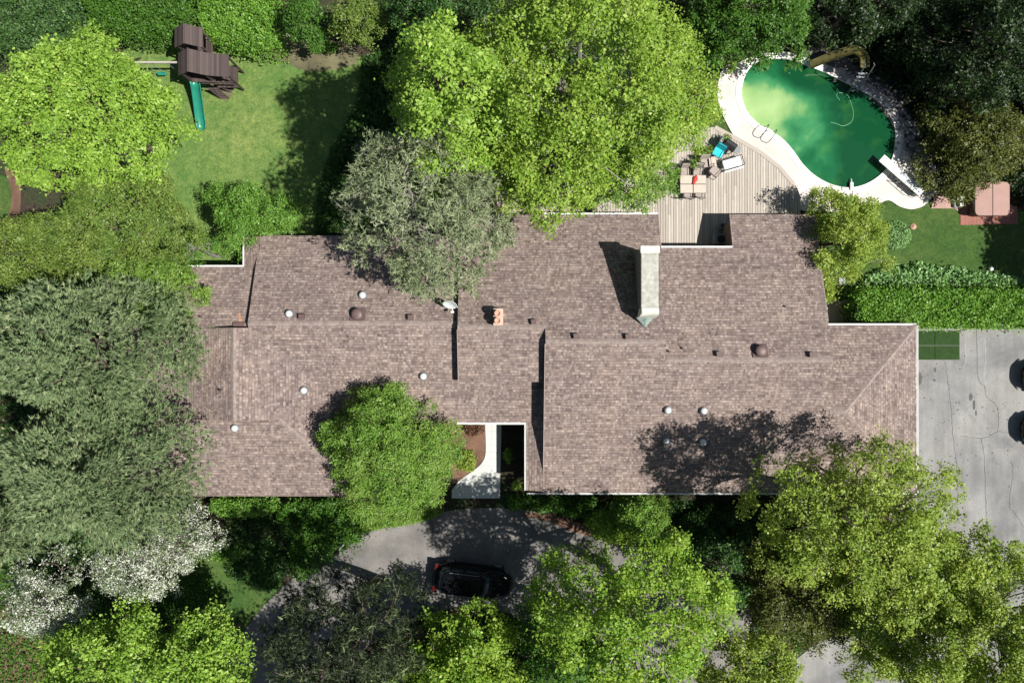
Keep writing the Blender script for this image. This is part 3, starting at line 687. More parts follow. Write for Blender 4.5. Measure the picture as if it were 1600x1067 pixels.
def tree(kind, label, px, py, rx, ry, ztop, zbase=None, seed=0, name='maple_tree', cat='tree', group=None, leaf=.15, layers=4.5, mat='lime', bark='bark',
         style='leaf', clump=1.0, gap=.0, twigs=0, world=None, flat=.55, up=.55, fill=.3, tlen=.3, jag=.2, spray=9, comb=0):
    """crown given by its outline in the picture at its widest height, real radius from that distance"""
    global rng
    rng = np.random.default_rng(seed+100); r = random.Random(seed+7)
    if zbase is None: zbase = ztop*.35
    zw_ = zbase+(ztop-zbase)*.45
    if world: cx, cy = world; ax, ay = rx, ry
    else:
        c = P(px, py, zw_); cx, cy = c.x, c.y; k = (CAMZ-zw_)/FPX; ax, ay = rx*k, ry*k
    root = empty(name, (cx, cy, 0), 0, label, cat, group); leaf *= .87
    area = math.pi*ax*ay; rc = clump*(.34+.09*math.sqrt(ax*ay)); ax -= rc*.75; ay -= rc*.75
    nc = max(6, int(area/(rc*rc)*1.15))
    # clump centres
    th = rng.uniform(0, 2*np.pi, nc); rr_ = np.sqrt(rng.uniform(0, 1, nc))
    ph = rng.uniform(0, 6.28, 4)
    wob = 1+jag*(np.sin(3*th+ph[0])*.5+np.sin(5*th+ph[1])*.4+np.sin(9*th+ph[2])*.35)
    H = ztop-zbase
    dome = np.sqrt(np.clip(1-rr_**2*.92, 0, 1))
    low = rng.random(nc) < fill
    cz_ = zbase+H*np.where(low, dome*rng.uniform(.25, .7, nc), dome*rng.uniform(.64, 1.03, nc))
    C = np.stack([ax*rr_*wob*np.cos(th)*.93, ay*rr_*wob*np.sin(th)*.93, cz_], 1)
    if gap: 
        keep = rng.random(nc) > gap; C = C[keep]; nc = len(C)
    rcs = rc*rng.uniform(.6, 1.35, nc)
    out = unit(np.stack([C[:, 0]/ax, C[:, 1]/ay, (C[:, 2]-zbase)/max(H, .1)], 1)+np.array([0, 0, .35]))
    la = leaf*leaf*.31 if style != 'tuft' else .045*tlen/.3
    N = int(layers*area/la)
    wts = rcs**2; wts = wts/wts.sum(); ci = rng.choice(nc, N, p=wts)
    # sprays: leaves gather on twig ends inside every clump
    ns = max(20, int(N/spray)); si = rng.choice(nc, ns, p=wts)
    sdir = unit(rng.normal(size=(ns, 3)) + out[si]*.6); srad = rcs[si]*rng.uniform(.2, 1.25, ns)**.6
    S = C[si]+sdir*srad[:, None]*np.array([1, 1, flat])
    sj = rng.integers(0, ns, N); ci = si[sj]; d = sdir[sj]
    ssz = (leaf if style != 'tuft' else tlen*.6)*1.15
    p = S[sj]+rng.normal(size=(N, 3))*ssz*np.array([1, 1, .45])*rng.uniform(.6, 1.3, (ns, 1))[sj]
    srv = rng.normal(0, .26 if mat == 'blossom' else .13, ns)[sj]
    p[:, 2] = np.maximum(p[:, 2], .04)
    if style == 'tuft':
        td = unit(d*np.array([1,1,.5])+np.array([0,0,.25]))
        if comb:   # needles lie along the boughs, which run outward from the trunk
            bo = np.arctan2(C[:, 1], C[:, 0])+rng.normal(0, .55, nc); bo = bo[ci]
            bd = np.stack([np.cos(bo), np.sin(bo), np.full(N, .12)], 1); td = unit(bd*comb+d*.35)
            u_ = rng.normal(size=N)*rcs[ci]*.35; p = p+bd*u_[:, None]*np.array([1, 1, .2])
        V, F = tufts(p, td, np.full(N, tlen)*rng.uniform(.7, 1.2, N), 6, wd=.022*tlen/.3+.006, spread=.45 if comb else .9)
        rv = np.repeat(np.clip(rng.normal(.5, .17, N)+srv+.2*(rng.random(nc)[ci]-.5), 0, 1), 6)
    else:
        sn = rng.normal(size=(ns, 3))*.35; nr = unit(d*.4+sn[sj]+np.array([0, 0, up+.1])+rng.normal(size=(N, 3))*.36)
        V, F = quads(p, nr, leaf*np.clip(rng.lognormal(-.05, .34, N), .4, 1.9))
        rv = np.clip(rng.normal(.5, .17, N)+srv+.25*(rng.random(nc)[ci]-.5), 0, 1)
    mesh_np('crown', V, F, rv, M[mat], root)
    # trunk and limbs
    mb = MB(); tr = max(.05, .015*ztop+.010*ax)
    zf = zbase+H*.15
    pts = limb(mb, (0,0,-.1), (r.uniform(-.2,.2), r.uniform(-.2,.2), max(zf,.2)), tr*1.25, tr*.8, r, .03)
    top = pts[-1]; limb(mb, top, (r.uniform(-.4,.4), r.uniform(-.4,.4), zbase+H*.8), tr*.8, tr*.25, r, .06)
    ids = list(range(nc)); r.shuffle(ids)
    main = [top.lerp(Vector((C[i][0]*.55, C[i][1]*.55, zbase+(C[i][2]-zbase)*.75)), 1) for i in ids[:9]]
    for m_ in main: limb(mb, top, m_, tr*.5, tr*.25, r, .1)
    for i in ids[:min(nc, 70)]:
        q = Vector(C[i]); a = min(main, key=lambda v: (v-q).length); limb(mb, a, q, tr*.16+.01, .012, r, .15)
        for _ in range(twigs):
            e_ = q+Vector((r.uniform(-1,1), r.uniform(-1,1), r.uniform(.1,1)))*rcs[i]*1.0; limb(mb, q, e_, .022, .008, r, .2, 3)
    mb.build('trunk', M[bark], root)
    return root
def blob(name, label, cat, poly, ztop, leaf, mat, layers=4, seed=0, group=None, zb=.05, kind=None, lump=.12, up=.5, style='leaf', dens=1.0, zpx=None, round_=.35, stem=True, edge=.25):
    """clipped hedge, shrub or bed: leaves over and inside a volume with the given outline"""
    global rng
    rng = np.random.default_rng(seed+500)
    zp = ztop if zpx is None else zpx
    W = [P2(x, y, zp) for x, y in poly]; A = np.array(W); c = A.mean(0)
    lo, hi = A.min(0), A.max(0); area = 0
    for i in range(len(W)): area += W[i-1][0]*W[i][1]-W[i][0]*W[i-1][1]
    area = abs(area)/2; N = int(layers*area/(leaf*leaf*.31)*dens)
    q = rng.uniform(lo, hi, (int(N*(np.prod(hi-lo)/area)*1.1)+10, 2))
    inside = np.zeros(len(q), bool); dist = np.full(len(q), 1e9)
    for i in range(len(W)):
        x0, y0 = W[i-1]; x1, y1 = W[i]
        cnd = ((y0 > q[:, 1]) != (y1 > q[:, 1])) & (q[:, 0] < (x1-x0)*(q[:, 1]-y0)/((y1-y0) or 1e-9)+x0); inside ^= cnd
        dv = np.array([x1-x0, y1-y0]); L2 = dv@dv+1e-9; t = np.clip(((q-[x0, y0])@dv)/L2, 0, 1)
        dist = np.minimum(dist, np.linalg.norm(q-([x0, y0]+t[:, None]*dv), axis=1))
    q = q[inside][:N]; dist = dist[inside][:N]; N = len(q)
    ph = rng.uniform(0, 6.28, 8); f1 = 3.2
    lm = (np.sin(q[:, 0]*f1+ph[0])*np.sin(q[:, 1]*f1*1.1+ph[1])+.6*np.sin(q[:, 0]*f1*2.3+ph[2]+q[:, 1])*np.sin(q[:, 1]*f1*2.1+ph[3]))
    e_ = np.clip(dist/round_, 0, 1); env = np.sqrt(1-(1-e_)**2)
    zt = zb+(ztop-zb)*(env*.95+.05)+lm*lump
    dp = rng.random(N)**1.6
    z = zt-dp*np.minimum(.5, (zt-zb)*.9); z = np.maximum(z, .03)
    j = rng.normal(size=(N, 2))*edge*.3*leaf/.12*(rng.random((N, 1)) < .4)
    p = np.stack([q[:, 0]+j[:, 0], q[:, 1]+j[:, 1], z], 1)
    nr = unit(np.array([0, 0, up])+rng.normal(size=(N, 3))*.5)
    V, F = quads(p-np.array([c[0], c[1], 0]), nr, leaf*rng.uniform(.6, 1.4, N))
    rv = np.clip(rng.normal(.5, .22, N)+lm*.06, 0, 1)
    if kind == 'stuff':
        o = mesh_np(name, V, F, rv, M[mat]); o.location = (c[0], c[1], 0); o['kind'] = 'stuff'; return tag(o, label, cat)
    root = empty(name, (c[0], c[1], 0), 0, label, cat, group)
    mesh_np('foliage', V, F, rv, M[mat], root)
    if stem:
        mb = MB(); r = random.Random(seed)
        for _ in range(5):
            i = r.randrange(N); mb.tube([(0, 0, 0), ((q[i][0]-c[0])*.5, (q[i][1]-c[1])*.5, ztop*.4), (q[i][0]-c[0], q[i][1]-c[1], max(.1, z[i]-.1))], [.05, .035, .015], 5)
        mb.build('stem', M['bark'], root)
    return root
M['lime'] = leafmat('leaf_lime', [(0,(.13,.25,.03)),(.5,(.27,.46,.06)),(1,(.46,.63,.13))], .36)
M['lime4'] = leafmat('leaf_lime_green', [(0,(.12,.24,.028)),(.5,(.29,.46,.06)),(1,(.53,.65,.14))], .38, patch=((.23,.38,.05,1), .45))
M['lime2'] = leafmat('leaf_yellowgreen', [(0,(.13,.21,.026)),(.5,(.31,.43,.065)),(1,(.54,.63,.15))], .38, patch=((.20,.34,.04,1), .4))
M['lime3'] = leafmat('leaf_lime_deep', [(0,(.07,.19,.02)),(.42,(.21,.40,.04)),(1,(.50,.66,.11))], .38, patch=((.26,.36,.04,1), .4))
M['hedge'] = leafmat('leaf_hedge', [(0,(.07,.18,.02)),(.5,(.17,.36,.045)),(1,(.30,.50,.09))], .3, patch=((.13,.30,.035,1), .5))
M['mid'] = leafmat('leaf_mid', [(0,(.035,.10,.012)),(.5,(.075,.19,.022)),(1,(.14,.29,.04))], .3)
M['fresh'] = leafmat('leaf_fresh', [(0,(.08,.20,.024)),(.5,(.18,.35,.05)),(1,(.34,.50,.11))], .36, patch=((.24,.33,.07,1), .4))
M['bright'] = leafmat('leaf_bright', [(0,(.07,.17,.02)),(.5,(.15,.32,.045)),(1,(.26,.45,.09))], .32)
M['dark'] = leafmat('leaf_dark_shade', [(0,(.006,.016,.004)),(.5,(.018,.042,.010)),(1,(.06,.12,.025))], .22)  # greens darkened to near-black, standing in for deep shade at top right
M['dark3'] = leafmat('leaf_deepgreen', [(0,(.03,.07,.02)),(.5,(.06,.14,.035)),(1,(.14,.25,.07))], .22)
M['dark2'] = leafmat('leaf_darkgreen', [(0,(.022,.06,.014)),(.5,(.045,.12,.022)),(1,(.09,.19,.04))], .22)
M['olivel'] = leafmat('leaf_olive', [(0,(.08,.14,.025)),(.5,(.18,.27,.05)),(1,(.34,.43,.10))], .34, patch=((.11,.23,.04,1), .5))
M['olived'] = leafmat('leaf_olive_dark', [(0,(.05,.065,.012)),(.5,(.10,.125,.022)),(1,(.19,.21,.045))], .25)
M['pine'] = leafmat('needles', [(0,(.07,.12,.05)),(.5,(.17,.245,.105)),(1,(.33,.39,.20))], .12, .6, tint=(1,1,.7))
M['pinegrey'] = leafmat('needles_grey', [(0,(.12,.16,.075)),(.5,(.25,.31,.16)),(1,(.44,.48,.30))], .12, .6, tint=(1,1,.7))
M['pineshade'] = leafmat('needles_shade', [(0,(.012,.022,.010)),(.62,(.035,.055,.022)),(.85,(.14,.19,.08)),(1,(.24,.30,.13))], .12, .6, tint=(1,1,.7))  # shade and a few lit tufts are put into the ramp
M['blossom'] = leafmat('petals', [(0,(.05,.09,.03)),(.40,(.17,.25,.09)),(.55,(.42,.48,.33)),(.7,(.70,.72,.64)),(1,(.85,.86,.80))], .25, tint=(1,1,1))
M['bluegreen'] = leafmat('leaf_hosta', [(0,(.10,.22,.07)),(.5,(.21,.40,.13)),(1,(.38,.56,.25))], .2)
M['russet'] = leafmat('leaf_russet', [(0,(.07,.035,.02)),(.5,(.14,.07,.04)),(1,(.24,.14,.08))], .2)

# left side of the garden
tree('m', 'big round lime green maple beside the wooden playset', 128, 178, 160, 138, 10.5, 4.5, 1, leaf=.155, layers=4, mat='lime', clump=.66, jag=.12, gap=.04)
tree('m', 'olive green tree directly below the big lime maple, at left of the lawn', 190, 362, 128, 98, 8.5, 3.5, 2, 'hawthorn_tree', leaf=.105, layers=5, mat='olivel', clump=.8, twigs=1)
tree('m', 'olive tree at the left edge, beside the reddish mulch bed', 45, 398, 76, 70, 7.5, 3, 3, 'hawthorn_tree', leaf=.105, layers=4.5, mat='olivel', clump=.8)
tree('m', 'yellow green tree overhanging the northwest roof corner', 238, 452, 76, 64, 8, 3.5, 4, 'hawthorn_tree', leaf=.10, layers=5, mat='fresh', clump=.8)
tree('m', 'thin grey branched small tree at the white gutter of the northwest corner', 300, 388, 48, 32, 5.5, 2.5, 5, 'small_tree', leaf=.09, layers=1.3, mat='mid', twigs=2, bark='barkgrey', gap=.2)
tree('m', 'bright green bushy tree standing by itself on the lawn near the roof', 390, 340, 72, 64, 5.2, 1.0, 6, 'ornamental_tree', leaf=.10, layers=3.8, mat='bright', clump=.8, jag=.38)
tree('p', 'huge grey green pine at the left edge, upper of the two', 130, 545, 185, 120, 12.5, 5.5, 7, 'pine_tree', mat='pine', style='tuft', layers=6.5, clump=.62, flat=.35, spray=4, tlen=.27, comb=1.3, fill=.25, jag=.12)
tree('p', 'huge grey green pine at the left edge, lower of the two', 157, 740, 172, 130, 11.5, 5, 8, 'pine_tree', mat='pine', style='tuft', layers=6.5, clump=.62, flat=.35, spray=4, tlen=.27, comb=1.3, fill=.25, jag=.12)
tree('p', 'lower left pine bough mass above the blossoming trees', 0, 830, 75, 48, 9, 4, 9, 'pine_tree', mat='pine', style='tuft', layers=6.5, clump=.62, flat=.35, spray=4, tlen=.27, comb=1.3, fill=.25, jag=.12)
tree('b', 'white blossoming tree at the left edge, partly shaded', 72, 932, 76, 80, 6, 2, 10, 'blossoming_tree', mat='blossom', leaf=.085, layers=1.25, gap=.08, spray=6, clump=.8, twigs=1)
tree('b', 'bright white blossoming tree, right one, below the pines', 218, 882, 84, 62, 6.4, 2, 11, 'blossoming_tree', mat='blossom', leaf=.085, layers=2.0, gap=.05, spray=6, clump=.8, twigs=1)
tree('b', 'smaller white blossoming tree closest to the house corner', 290, 843, 62, 52, 6.4, 2, 12, 'blossoming_tree', mat='blossom', leaf=.085, layers=1.7, gap=.1, spray=6, clump=.8, twigs=1)
tree('m', 'lime green maple in the bottom left, left crown of the pair', 165, 1045, 108, 92, 9, 4, 13, leaf=.16, layers=4, mat='lime', clump=.75)
tree('m', 'lime green maple in the bottom left, right crown of the pair', 312, 1040, 84, 82, 8.5, 3.5, 14, leaf=.16, layers=4.5, mat='lime', clump=.75)
# bottom
tree('p', 'dark sparse pine over the shaded front driveway', 535, 1005, 130, 115, 14.5, 5.5, 15, 'pine_tree', mat='pineshade', style='tuft', layers=5, clump=.6, tlen=.26, gap=.05, jag=.25)
tree('p', 'thin dark pine between the front drive pine and the bright maple', 645, 1015, 70, 80, 6, 1.5, 49, 'pine_tree', mat='pineshade', style='tuft', layers=2.2, clump=.6, tlen=.26, gap=.3, jag=.3)
tree('m', 'bright green maple at the bottom edge just below the parked black SUV', 716, 1045, 116, 96, 8.5, 3, 16, leaf=.155, layers=3.8, mat='lime3', clump=.75, twigs=1)
tree('m', 'large sparse maple right of the parked black SUV', 985, 970, 168, 136, 14, 5.5, 17, bark='barkgrey', leaf=.15, layers=2.8, mat='lime3', clump=.72, twigs=1, gap=.1, jag=.25)
tree('m', 'darker maple low in the shade between the black SUV and the large sparse maple', 885, 1000, 85, 85, 10, 3.5, 47, leaf=.14, layers=3, mat='mid', clump=.75, gap=.1, twigs=1)
tree('m', 'shaded green tree on the dark front drive side of the large locust', 1120, 905, 65, 60, 6.5, 2, 48, leaf=.13, layers=2.2, mat='dark2', clump=.75, gap=.2, twigs=1)
tree('m', 'lime green tree at the bottom edge between the large maple and the pale driveway', 1170, 1050, 90, 70, 9.5, 4, 18, leaf=.13, layers=3.4, mat='lime2', clump=.75, twigs=1)
tree('m', 'dull green tree left of the large corner locust, over the front drive', 1245, 940, 105, 90, 7.5, 2.5, 19, 'ash_tree', leaf=.12, layers=3.0, mat='olived', clump=.8, twigs=1)
tree('l', 'large yellow green locust overhanging the garage roof corner', 1340, 815, 182, 140, 14, 6, 20, 'locust_tree', leaf=.125, layers=1.95, mat='lime2', clump=.62, twigs=1, gap=.26, jag=.25)
tree('l', 'yellow green locust filling the bottom right corner', 1528, 985, 182, 160, 13.5, 5.5, 21, 'locust_tree', leaf=.125, layers=4.0, mat='lime2', clump=.7, twigs=1, jag=.15)
tree('l', 'yellow green locust between the garage corner tree and the corner crown', 1420, 910, 130, 120, 11.5, 5, 22, 'locust_tree', leaf=.125, layers=3.2, mat='lime2', clump=.7, twigs=1)
tree('l', 'small thin locust over the pale drive at the bottom right', 1362, 985, 70, 78, 8.5, 3.5, 50, 'locust_tree', leaf=.12, layers=2.4, mat='lime2', clump=.7, twigs=1, jag=.3, gap=.1)
tree('m', 'round mid green tree overhanging the front roof edge beside the walkway', 610, 706, 118, 120, 7.6, 2.6, 24, 'ornamental_tree', leaf=.095, layers=3.9, mat='fresh', clump=.68, fill=.25, jag=.12, gap=.05, twigs=1)
# top centre
tree('m', 'very large lime green maple above the house, main crown', 905, 120, 215, 185, 16, 6, 24, bark='barkgrey', leaf=.14, layers=3.4, mat='lime4', clump=.66, twigs=2, jag=.16, gap=.06)
tree('m', 'lime maple whose left side borders the shaded lawn', 708, 165, 114, 128, 17, 6, 25, leaf=.16, layers=4.6, mat='lime', clump=.75, gap=.08, jag=.25)
tree('m', 'lime green tree with crown overhanging the roof eave beside the deck', 850, 262, 112, 88, 11, 5, 26, leaf=.14, layers=3.2, mat='lime4', clump=.75, twigs=1, jag=.2)
tree('m', 'fine leaved green tree between the eave and the dining table', 975, 270, 90, 66, 8, 3, 27, 'ash_tree', leaf=.11, layers=3.4, mat='fresh', clump=.75, twigs=1, jag=.2)
tree('m', 'yellow green tree whose thin outer twigs reach over the deck', 1050, 165, 84, 90, 10, 4.5, 28, 'locust_tree', leaf=.11, layers=2.2, mat='lime4', clump=.75, twigs=1, jag=.2)
tree('p', 'grey green twiggy pine leaning over the roof beside the satellite dish', 660, 322, 145, 146, 14.5, 4, 29, 'pine_tree', mat='pinegrey', style='tuft', layers=5.6, clump=.6, tlen=.26, twigs=3, bark='barkgrey', jag=.2, fill=.3)
# right
tree('m', 'yellow green tree between the roof corner and the pool terrace', 1322, 372, 72, 84, 5.4, 1.4, 30, 'ornamental_tree', leaf=.105, layers=3.8, mat='lime2', clump=.75, jag=.38)
tree('m', 'mid green tree above the left end of the pool', 1178, 30, 105, 72, 7, 2.5, 31, leaf=.13, layers=4, mat='mid', clump=.8, jag=.2)
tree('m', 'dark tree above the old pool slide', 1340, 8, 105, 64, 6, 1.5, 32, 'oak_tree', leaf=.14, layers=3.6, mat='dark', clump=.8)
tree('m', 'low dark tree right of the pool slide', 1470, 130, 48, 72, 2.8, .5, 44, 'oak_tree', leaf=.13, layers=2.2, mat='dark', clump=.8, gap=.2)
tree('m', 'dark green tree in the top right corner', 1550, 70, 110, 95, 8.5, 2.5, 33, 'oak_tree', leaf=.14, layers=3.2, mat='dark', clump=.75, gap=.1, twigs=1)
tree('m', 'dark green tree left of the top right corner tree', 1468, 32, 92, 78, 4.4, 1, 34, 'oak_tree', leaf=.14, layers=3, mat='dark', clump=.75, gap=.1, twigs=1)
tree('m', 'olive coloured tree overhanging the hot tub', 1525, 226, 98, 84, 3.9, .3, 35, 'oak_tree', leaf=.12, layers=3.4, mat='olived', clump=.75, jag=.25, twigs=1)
# top edge
tree('m', 'yellowish shrubby tree at the top edge beyond the bare soil', 555, 30, 48, 42, 6, 2, 36, 'small_tree', leaf=.11, layers=3.4, mat='olivel', clump=.8, jag=.3)
tree('m', 'dark green tree at the top edge left of the large maple', 665, 25, 62, 45, 7, 2, 37, 'small_tree', leaf=.13, layers=3.6, mat='dark2', clump=.8)
tree('m', 'small green tree at the top edge beside the bare soil', 478, 35, 38, 42, 5, 1.5, 38, 'small_tree', leaf=.12, layers=3.8, mat='mid', clump=.8)
# trees standing just outside the frame whose shade falls into the picture
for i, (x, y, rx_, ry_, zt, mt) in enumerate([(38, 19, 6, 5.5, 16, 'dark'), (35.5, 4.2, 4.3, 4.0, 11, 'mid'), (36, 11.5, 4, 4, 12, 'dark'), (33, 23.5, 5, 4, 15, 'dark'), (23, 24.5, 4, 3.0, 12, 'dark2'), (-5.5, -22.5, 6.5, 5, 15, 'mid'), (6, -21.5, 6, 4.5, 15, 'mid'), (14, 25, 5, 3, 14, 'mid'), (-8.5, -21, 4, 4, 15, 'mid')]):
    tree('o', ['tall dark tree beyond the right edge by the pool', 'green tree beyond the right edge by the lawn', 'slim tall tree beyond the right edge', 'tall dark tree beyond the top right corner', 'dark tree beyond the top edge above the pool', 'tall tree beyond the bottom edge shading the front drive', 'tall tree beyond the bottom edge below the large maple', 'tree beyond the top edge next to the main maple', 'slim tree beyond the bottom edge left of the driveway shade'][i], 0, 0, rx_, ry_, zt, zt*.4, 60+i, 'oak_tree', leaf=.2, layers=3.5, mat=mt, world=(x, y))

# hedges, shrubs and beds
def oval(cx, cy, rx, ry, n=18, j=.08, s=0):
    r = random.Random(s); return [(cx+rx*math.cos(a)*(1+r.uniform(-j, j)), cy+ry*math.sin(a)*(1+r.uniform(-j, j))) for a in [2*math.pi*k/n for k in range(n)]]
blob('hedge', 'long clipped bright green hedge between the garden and the driveway', 'hedge', [(1338,455),(1350,448),(1480,447),(1700,449),(1700,514),(1500,513),(1400,512),(1345,505),(1336,480)], 2.0, .125, 'hedge', 5, 1, lump=.10, edge=.5)
blob('hedge', 'clipped green hedge at the top edge right of the playset', 'hedge', [(300,-30),(440,-30),(437,40),(436,76),(400,80),(350,70),(318,60),(302,30)], 2.2, .13, 'hedge', 4.2, 2, lump=.28, edge=.6)
blob('hedge', 'clipped green hedge at the top edge left of the playset', 'hedge', [(120,-30),(290,-30),(300,20),(288,50),(262,62),(200,60),(130,40)], 2.6, .12, 'mid', 4.2, 3, lump=.38, edge=.6)
blob('hedge', 'dark hedge in the top left corner behind the lime maple', 'hedge', [(-60,-30),(118,-30),(128,40),(100,75),(-60,80)], 2.8, .12, 'dark3', 4.5, 4, lump=.42)
blob('hosta_bed', 'leafy fern and hosta bed along the garden side of the hedge', 'plants', [(1350,446),(1352,430),(1385,418),(1430,412),(1480,415),(1550,424),(1610,435),(1610,447),(1500,449)], .55, .17, 'bluegreen', 3.2, 5, lump=.14, kind='stuff')
blob('hosta', 'round mound of pale green hostas under a pole feeder', 'plant', oval(1404,366,26,23,18,.06,1), .55, .10, 'bluegreen', 5.5, 6, lump=.03, round_=.7, edge=.05)
blob('shrub', 'lime green shrub row against the front wall left of the round tree', 'shrub', [(325,778),(430,778),(436,800),(400,812),(345,812),(318,800)], 1.3, .12, 'bright', 4, 7, lump=.15)
blob('shrub', 'leafy shrub hanging over the upper left edge of the front drive', 'shrub', [(455,838),(530,822),(580,826),(560,850),(520,872),(490,900),(465,915),(445,880)], 1.1, .13, 'mid', 3, 24, lump=.35, edge=.8)
blob('shrub', 'yellow green low shrub below the lime shrub row', 'shrub', oval(352,868,28,14,16,.15,3), .6, .11, 'bright', 3.5, 8)
blob('shrub', 'mid green shrub under the left side of the round front tree', 'shrub', [(440,782),(520,780),(560,800),(540,835),(470,850),(430,830),(428,800)], 1.3, .13, 'mid', 3.6, 9, lump=.3)
blob('shrub', 'green groundcover mound between the round tree and the front drive', 'shrub', [(545,790),(690,790),(690,805),(660,818),(600,828),(560,836),(540,815)], .7, .10, 'fresh', 4, 10, lump=.15)
blob('shrub', 'green shrub row under the front eave right of the walkway', 'shrub', [(790,775),(930,776),(945,795),(930,815),(880,808),(820,800),(795,800)], 1.0, .12, 'mid', 3.6, 11, lump=.3)
blob('shrub', 'tall round dark green shrub under the front eave', 'shrub', oval(1010,812,52,46,18,.12,4), 3.0, .11, 'fresh', 5, 12, lump=.25, round_=1.0)
blob('shrub', 'shaded green shrub at the foot of the front wall', 'shrub', oval(1120,830,55,38,18,.2,5), 1.2, .13, 'dark2', 3, 13, lump=.3)
blob('shrub', 'lime green shrub left of the tall round shrub', 'shrub', oval(955,825,36,28,18,.2,6), 1.8, .12, 'lime', 3.5, 14, lump=.25)
blob('shrub', 'small green shrub in the dark well beside the walkway', 'shrub', oval(794,714,7,13,12,.15,7), 1.0, .11, 'bright', 3.5, 15)
blob('shrub', 'small pale green shrub at the corner of the dark well', 'shrub', oval(808,762,9,8,12,.15,8), 1.1, .10, 'lime', 3.5, 16)
blob('shrub', 'russet shrub in the bed beside the pale walkway', 'shrub', oval(740,670,16,13,12,.15,9), .5, .10, 'russet', 3, 17)
blob('shrub', 'pale green shrub in the bed where the walkway curves', 'shrub', oval(728,722,16,18,12,.2,10), .6, .10, 'lime2', 3, 18)
blob('shrub', 'yellow green slim shrub against the east house wall', 'shrub', oval(1297,440,14,32,14,.2,11), 1.6, .10, 'lime2', 4, 19)
blob('shrub', 'dark round shrub at the left end of the long hedge', 'shrub', oval(1346,482,14,26,14,.1,12), 1.9, .11, 'mid', 4, 20)
blob('shrub', 'green shrub at the foot of the bare soil bed', 'shrub', oval(505,72,24,10,14,.2,13), .6, .12, 'mid', 3, 21)
blob('shrub', 'small dark shrub in the roof corner behind the bright lawn tree', 'shrub', oval(372,398,12,12,12,.2,14), 1.0, .11, 'mid', 3, 22)
blob('shrub', 'yellow green sprig at the top left corner of the pool terrace', 'shrub', oval(1147,98,9,9,12,.25,15), 1.0, .12, 'lime', 2.5, 23)
# low growth covering the shaded ground
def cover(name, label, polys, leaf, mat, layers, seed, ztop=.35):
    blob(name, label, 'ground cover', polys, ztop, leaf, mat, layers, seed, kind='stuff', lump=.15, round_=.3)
cover('ground_cover', 'leafy undergrowth coloured dark for shade under the trees at top right', [(1280,-40),(1700,-40),(1700,330),(1590,320),(1480,290),(1456,230),(1436,190),(1400,140),(1330,95)], .15, 'dark', 2.0, 31)  # near-black leaf colour takes the place of shade here
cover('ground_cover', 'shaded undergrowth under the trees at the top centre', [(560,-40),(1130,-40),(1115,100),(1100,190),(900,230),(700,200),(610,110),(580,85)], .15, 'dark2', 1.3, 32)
cover('ground_cover', 'undergrowth right of the back lawn, spread over it to darken the shade', [(565,85),(700,85),(720,200),(700,390),(490,385),(495,300),(515,235),(548,175),(562,130)], .15, 'dark2', 2.2, 39)  # cover reaches over the lawn to stand in for the shadow on it
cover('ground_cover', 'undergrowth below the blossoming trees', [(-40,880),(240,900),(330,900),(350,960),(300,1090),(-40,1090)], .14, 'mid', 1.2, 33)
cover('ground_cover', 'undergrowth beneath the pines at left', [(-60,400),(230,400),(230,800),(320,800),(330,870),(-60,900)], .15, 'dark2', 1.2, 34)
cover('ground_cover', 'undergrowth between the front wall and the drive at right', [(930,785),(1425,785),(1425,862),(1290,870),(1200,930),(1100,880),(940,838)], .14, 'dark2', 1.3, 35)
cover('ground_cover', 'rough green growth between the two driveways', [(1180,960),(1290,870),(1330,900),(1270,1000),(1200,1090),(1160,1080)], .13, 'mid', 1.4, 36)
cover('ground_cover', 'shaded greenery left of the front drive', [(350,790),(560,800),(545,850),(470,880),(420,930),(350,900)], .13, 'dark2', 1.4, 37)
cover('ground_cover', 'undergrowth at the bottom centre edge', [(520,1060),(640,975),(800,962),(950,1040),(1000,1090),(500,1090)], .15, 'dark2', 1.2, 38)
# stones on the far side of the pool
def pebbles(name, label, pts, n, s0, s1, seed):
    r = random.Random(seed); mb = MB()
    for _ in range(n):
        i = r.randrange(len(pts)-1); t = r.random(); a = pts[i]; b = pts[i+1]
        x = a[0]+(b[0]-a[0])*t; y = a[1]+(b[1]-a[1])*t; wd_ = a[2]+(b[2]-a[2])*t
        q = P(x+r.gauss(0, wd_), y+r.gauss(0, wd_*.7), .1); s = r.uniform(s0, s1); rot = r.uniform(0, 3)
        rings = []
        for z, k in ((-.02, .8), (s*.25, 1.0), (s*.55, .6)):
            rings.append([(q.x+s*k*math.cos(rot+6.283*j/7)*(1+.25*math.sin(j*2.3+rot)), q.y+s*k*.75*math.sin(rot+6.283*j/7), q.z+z) for j in range(7)])
        mb.stack(rings)
    o = mb.build(name, M['stone'], None, True); o['kind'] = 'stuff'; tag(o, label, 'stones')
pebbles('river_stones', 'rounded stones strewn along the shaded far side of the pool', [(1300,108,5),(1335,125,8),(1378,146,9),(1408,180,8),(1424,220,9),(1436,250,9),(1452,285,8)], 520, .04, .15, 5)
pebbles('leaf_litter', 'pale scraps of litter on the bare soil at the top of the lawn', [(440,15,5),(447,35,6),(455,50,10),(470,70,12)], 120, .02, .07, 6)

